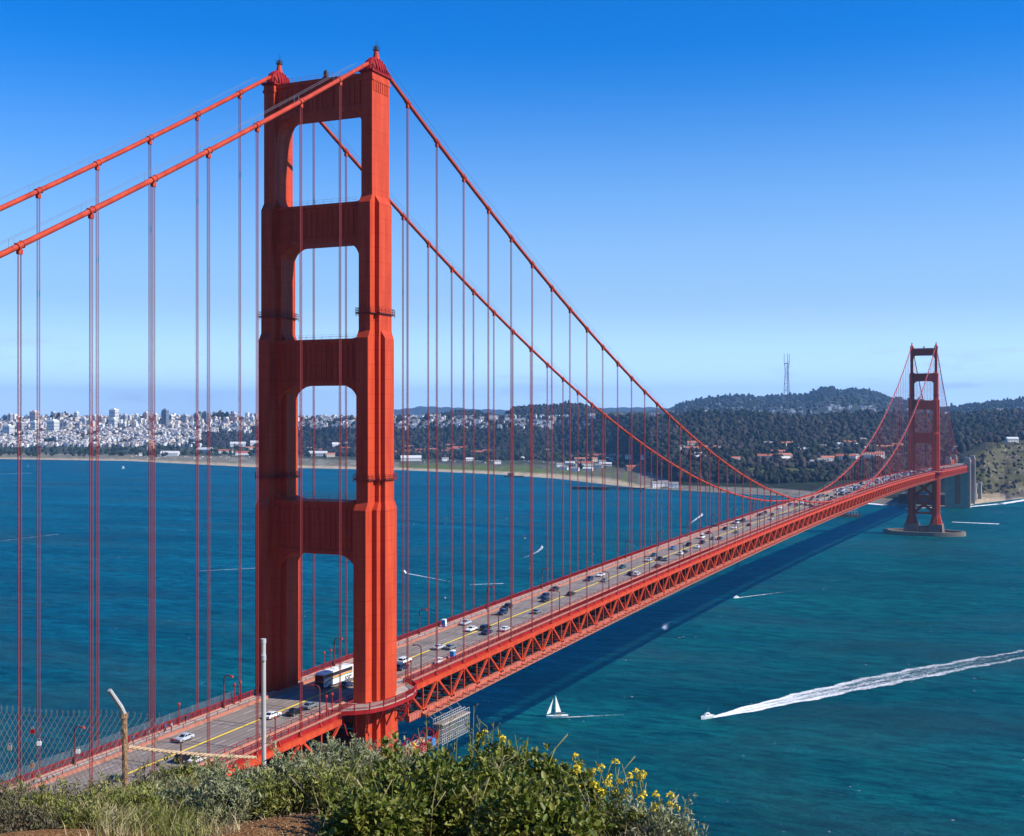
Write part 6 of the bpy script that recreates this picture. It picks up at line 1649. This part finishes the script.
# grass
def blades(name, n, sampler, hmin, hmax, wd, m, parent=None, lean=.35, org=None):
    P = []; 
    for _ in range(n): P.append(sampler())
    P = np.array(P); n = len(P); h = nrs.uniform(hmin, hmax, n)[:, None]; az = nrs.uniform(0, 2 * math.pi, n); ln = np.abs(nrs.normal(lean, .2, n))[:, None]
    d = np.stack([np.cos(az), np.sin(az), np.zeros(n)], 1); s = np.stack([-np.sin(az + nrs.normal(0, .6, n)), np.cos(az), np.zeros(n)], 1); z = np.array([0, 0, 1.0])
    W2 = wd * nrs.uniform(.6, 1.3, n)[:, None]
    p0 = P; p1 = P + z * h * .55 + d * h * ln * .3; p2 = P + z * h * .9 + d * h * ln * .85
    v = np.stack([p0 - s * W2, p0 + s * W2, p1 + s * W2 * .8, p1 - s * W2 * .8, p2, p2 + z * h * .03], 1)
    o = (np.arange(n) * 6)[:, None]; Fq = np.concatenate([o + np.array([[0, 1, 2, 3]]), o + np.array([[3, 2, 5, 4]])], 0)
    V = v.reshape(-1, 3)
    return np_mesh(name, V, Fq, m, parent)
gr = random.Random(17)
def gs(lo, hi, dl, dh):
    def f():
        px = gr.uniform(lo, hi); D = gr.uniform(dl, dh); return g_at(px, D, -.02)
    return f
def clumps(lo, hi, dl, dh, n, sp):
    cs = [(gr.uniform(lo, hi), gr.uniform(dl, dh)) for _ in range(n)]
    def f():
        px, D = gr.choice(cs); X, D2 = XD(px, D); X += gr.gauss(0, sp); D2 += gr.gauss(0, sp); return fg(X, D2, -.02)
    return f
tag(blades('grass', 3200, clumps(92, 200, 10.9, 14.0, 46, .09), .08, .28, .005, M['grass'], lean=.6), kind='stuff')
tag(blades('grass', 1500, gs(92, 215, 10.8, 14.5), .05, .16, .004, M['grass'], lean=.6), kind='stuff')
tag(blades('grass', 1400, clumps(-20, 85, 12.2, 13.2, 40, .06), .06, .22, .004, M['grass'], lean=.6), kind='stuff')
tag(blades('dry_grass', 1800, clumps(80, 230, 10.8, 14.5, 50, .08), .06, .26, .0035, M['straw'], lean=.7), kind='stuff')
tag(blades('dry_grass', 500, gs(170, 420, 11, 13.5), .04, .13, .003, M['straw'], lean=.8), kind='stuff')
tag(blades('grass', 900, clumps(205, 420, 12.4, 14, 30, .07), .06, .2, .005, M['grass'], lean=.6), kind='stuff')
tag(blades('dry_grass', 700, gs(580, 730, 9.6, 10.8), .08, .26, .0035, M['straw'], lean=.7), kind='stuff')
tag(blades('grass', 900, clumps(560, 725, 9.4, 10.9, 30, .08), .08, .22, .005, M['grass'], lean=.5), kind='stuff')
tag(blades('grass', 130, gs(320, 640, 10.4, 12.6), .45, .8, .004, M['grass'], lean=.45), kind='stuff')
tag(blades('dry_grass', 70, gs(320, 700, 10.2, 12.6), .4, .7, .003, M['straw'], lean=.5), kind='stuff')
# litter of small stones and twigs on the bare earth
mb = MB()
for _ in range(700):
    px = gr.uniform(170, 420); D = gr.uniform(10.6, 13.5); P = g_at(px, D, .004); r = gr.uniform(.006, .02)
    mb.add([P + np.array([r * math.cos(a) * gr.uniform(.6, 1.2), r * math.sin(a) * gr.uniform(.6, 1.2), 0]) for a in (0, 1.6, 3.1, 4.7)] + [P + np.array([0, 0, r * .9])], [(0, 1, 4), (1, 2, 4), (2, 3, 4), (3, 0, 4)])
tag(mb.obj('gravel', island_mat('stones', [(.24, .13, .06), (.34, .22, .13), (.14, .07, .03)], .9), fix=False), kind='stuff')
# mustard in flower
def blossom(mb, P, r):
    for k in range(22):
        d = np.array([gr.gauss(0, 1), gr.gauss(0, 1), gr.gauss(.25, .8)]); d /= np.linalg.norm(d); u = np.cross(d, [0, 0, 1.0]); u /= np.linalg.norm(u) + 1e-6; v = np.cross(u, d)
        c = P + d * r * .45; q = r * .42
        mb.add([c, c + u * q + d * q * .5, c + d * q * 1.3, c + v * q + d * q * .4], [(0, 1, 2, 3)])
def mustard(px, D, heads, lab):
    B = g_at(px, D, -.03); t = tag(empty('mustard_plant', tuple(B)), lab, 'flower', 'yellow mustard plants at the right of the slope')
    sm = MB(); bm_ = MB()
    for hx, hy in heads:
        dd = D + gr.uniform(-.12, .12); T = fp(hx, hy, dd) - B; m_ = T * .5 + np.array([gr.uniform(-.03, .03), gr.uniform(-.03, .03), .06])
        sm.tube([(gr.uniform(-.02, .02), gr.uniform(-.02, .02), 0), tuple(m_), tuple(T * np.array([.96, .96, .9])), tuple(T)], [.0055, .0045, .0035, .003], 4, False)
        blossom(bm_, T, .042)
        for _ in range(gr.choice([0, 0, 1])):
            f_ = gr.uniform(.78, .95); blossom(bm_, T * f_ + np.array([gr.uniform(-.03, .03), gr.uniform(-.03, .03), 0]), .02)
        for _ in range(4):
            f_ = gr.uniform(.15, .8); p = T * f_ + (m_ - T * .5) * (1 - abs(2 * f_ - 1)); e = p + np.array([gr.uniform(-.05, .05), gr.uniform(-.05, .05), gr.uniform(.01, .05)]); sm.add([p, p * .5 + e * .5 + np.array([0, .008, 0]), e, p * .5 + e * .5 - np.array([0, .008, 0])], [(0, 1, 2, 3)])
    sm.obj('stems', M['gstem'], t, fix=False); bm_.obj('blossom_seed_heads', M['petal'], t, fix=False)
mustard(587, 11.0, [(575.5, 757), (577, 768), (574, 772.5)], 'mustard plant with three yellow heads, leftmost beside the dark bush')
mustard(592, 10.9, [(593, 771.6), (593.4, 785), (600.4, 792)], 'low mustard plant second from the left of the flowering ones')
mustard(617, 10.8, [(601, 768), (610, 778), (606.5, 783)], 'mustard plant leaning left in the middle of the flowers')
mustard(620, 10.8, [(615.4, 763), (621.5, 782), (613.6, 793)], 'tallest mustard plant with one head high above the rest')
mustard(631, 10.7, [(629, 776.5), (631.5, 784), (626, 793)], 'mustard plant right of the tallest one')
mustard(643, 10.7, [(636, 772.5), (642.6, 774.5), (640, 777), (639.6, 798.5), (643, 794.5)], 'mustard plant with a close pair of tall heads')
mustard(654, 10.6, [(655.8, 795), (653, 807)], 'small mustard plant with two heads near the right end')
mustard(673, 10.5, [(669.8, 796), (670, 806.5), (676, 808.5)], 'rightmost mustard plant with three low heads')
mustard(503, 12.2, [(502.5, 738.8)], 'single yellow bloom above the dark bush below the sailing yacht')
mustard(486, 12.3, [(484.8, 732.5), (478, 737)], 'small yellow blooms among pale stalks below the scaffold')
# tall wispy stalks
def stalk(px, D, tops, lab):
    B = g_at(px, D, -.03); t = tag(empty('weed_stalk', tuple(B)), lab, 'weed', 'tall wispy weed stalks above the bushes'); sm = MB(); sd_ = MB()
    for hx, hy in tops:
        T = fp(hx, hy, D) - B; m_ = T * .55 + np.array([gr.uniform(-.05, .05), gr.uniform(-.05, .05), .02]); sm.tube([(0, 0, 0), tuple(m_), tuple(T)], [.007, .005, .003], 4, False)
        for _ in range(7):
            f_ = gr.uniform(.5, 1); p = T * f_; e = p + np.array([gr.uniform(-.08, .08), gr.uniform(-.08, .08), gr.uniform(.02, .09)]); sm.tube([tuple(p), tuple(e)], .0025, 3, False); blossom(sd_, e, .012)
    sm.obj('stems', M['gstem'], t, fix=False); sd_.obj('blossom_seed_heads', M['leaf_y'], t, fix=False)  # the small clusters on these stalks are seed heads
stalk(432, 13, [(426, 712), (440, 716), (418, 728)], 'tall pale green weed stalk in front of the scaffold, leftmost')
stalk(446, 13, [(452, 708), (458, 722)], 'tall pale green weed stalk in front of the scaffold, middle')
stalk(472, 12.6, [(468, 716), (480, 722), (474, 706)], 'tall weed stalk against the dark water right of the scaffold')
stalk(492, 12.4, [(487, 726), (500, 730), (494, 722)], 'wispy weed stalk nearest below the sailing yacht')
stalk(520, 12.2, [(515, 735), (528, 737)], 'short weed stalk at the crown of the dark bush')
def tuft(px, D, y, n, lab):
    B = g_at(px, D); Pc = fp(px, y, D); t = tag(empty('dry_tuft', tuple(Pc)), lab, 'weed', 'dry pale tufts lying on the bushes')
    o = blades('stalks', n, lambda: np.array([gr.gauss(0, .05), gr.gauss(0, .05), gr.gauss(-.08, .03)]), .08, .22, .004, M['straw'], t, lean=1.4)
tuft(497, 11.9, 766, 34, 'pale dry stems lying across the dark green bush'); tuft(402, 11.6, 778, 40, 'pale dry stems hanging between sage and dark bush'); tuft(608, 10.6, 808, 26, 'pinkish dry stems among the mustard flowers')
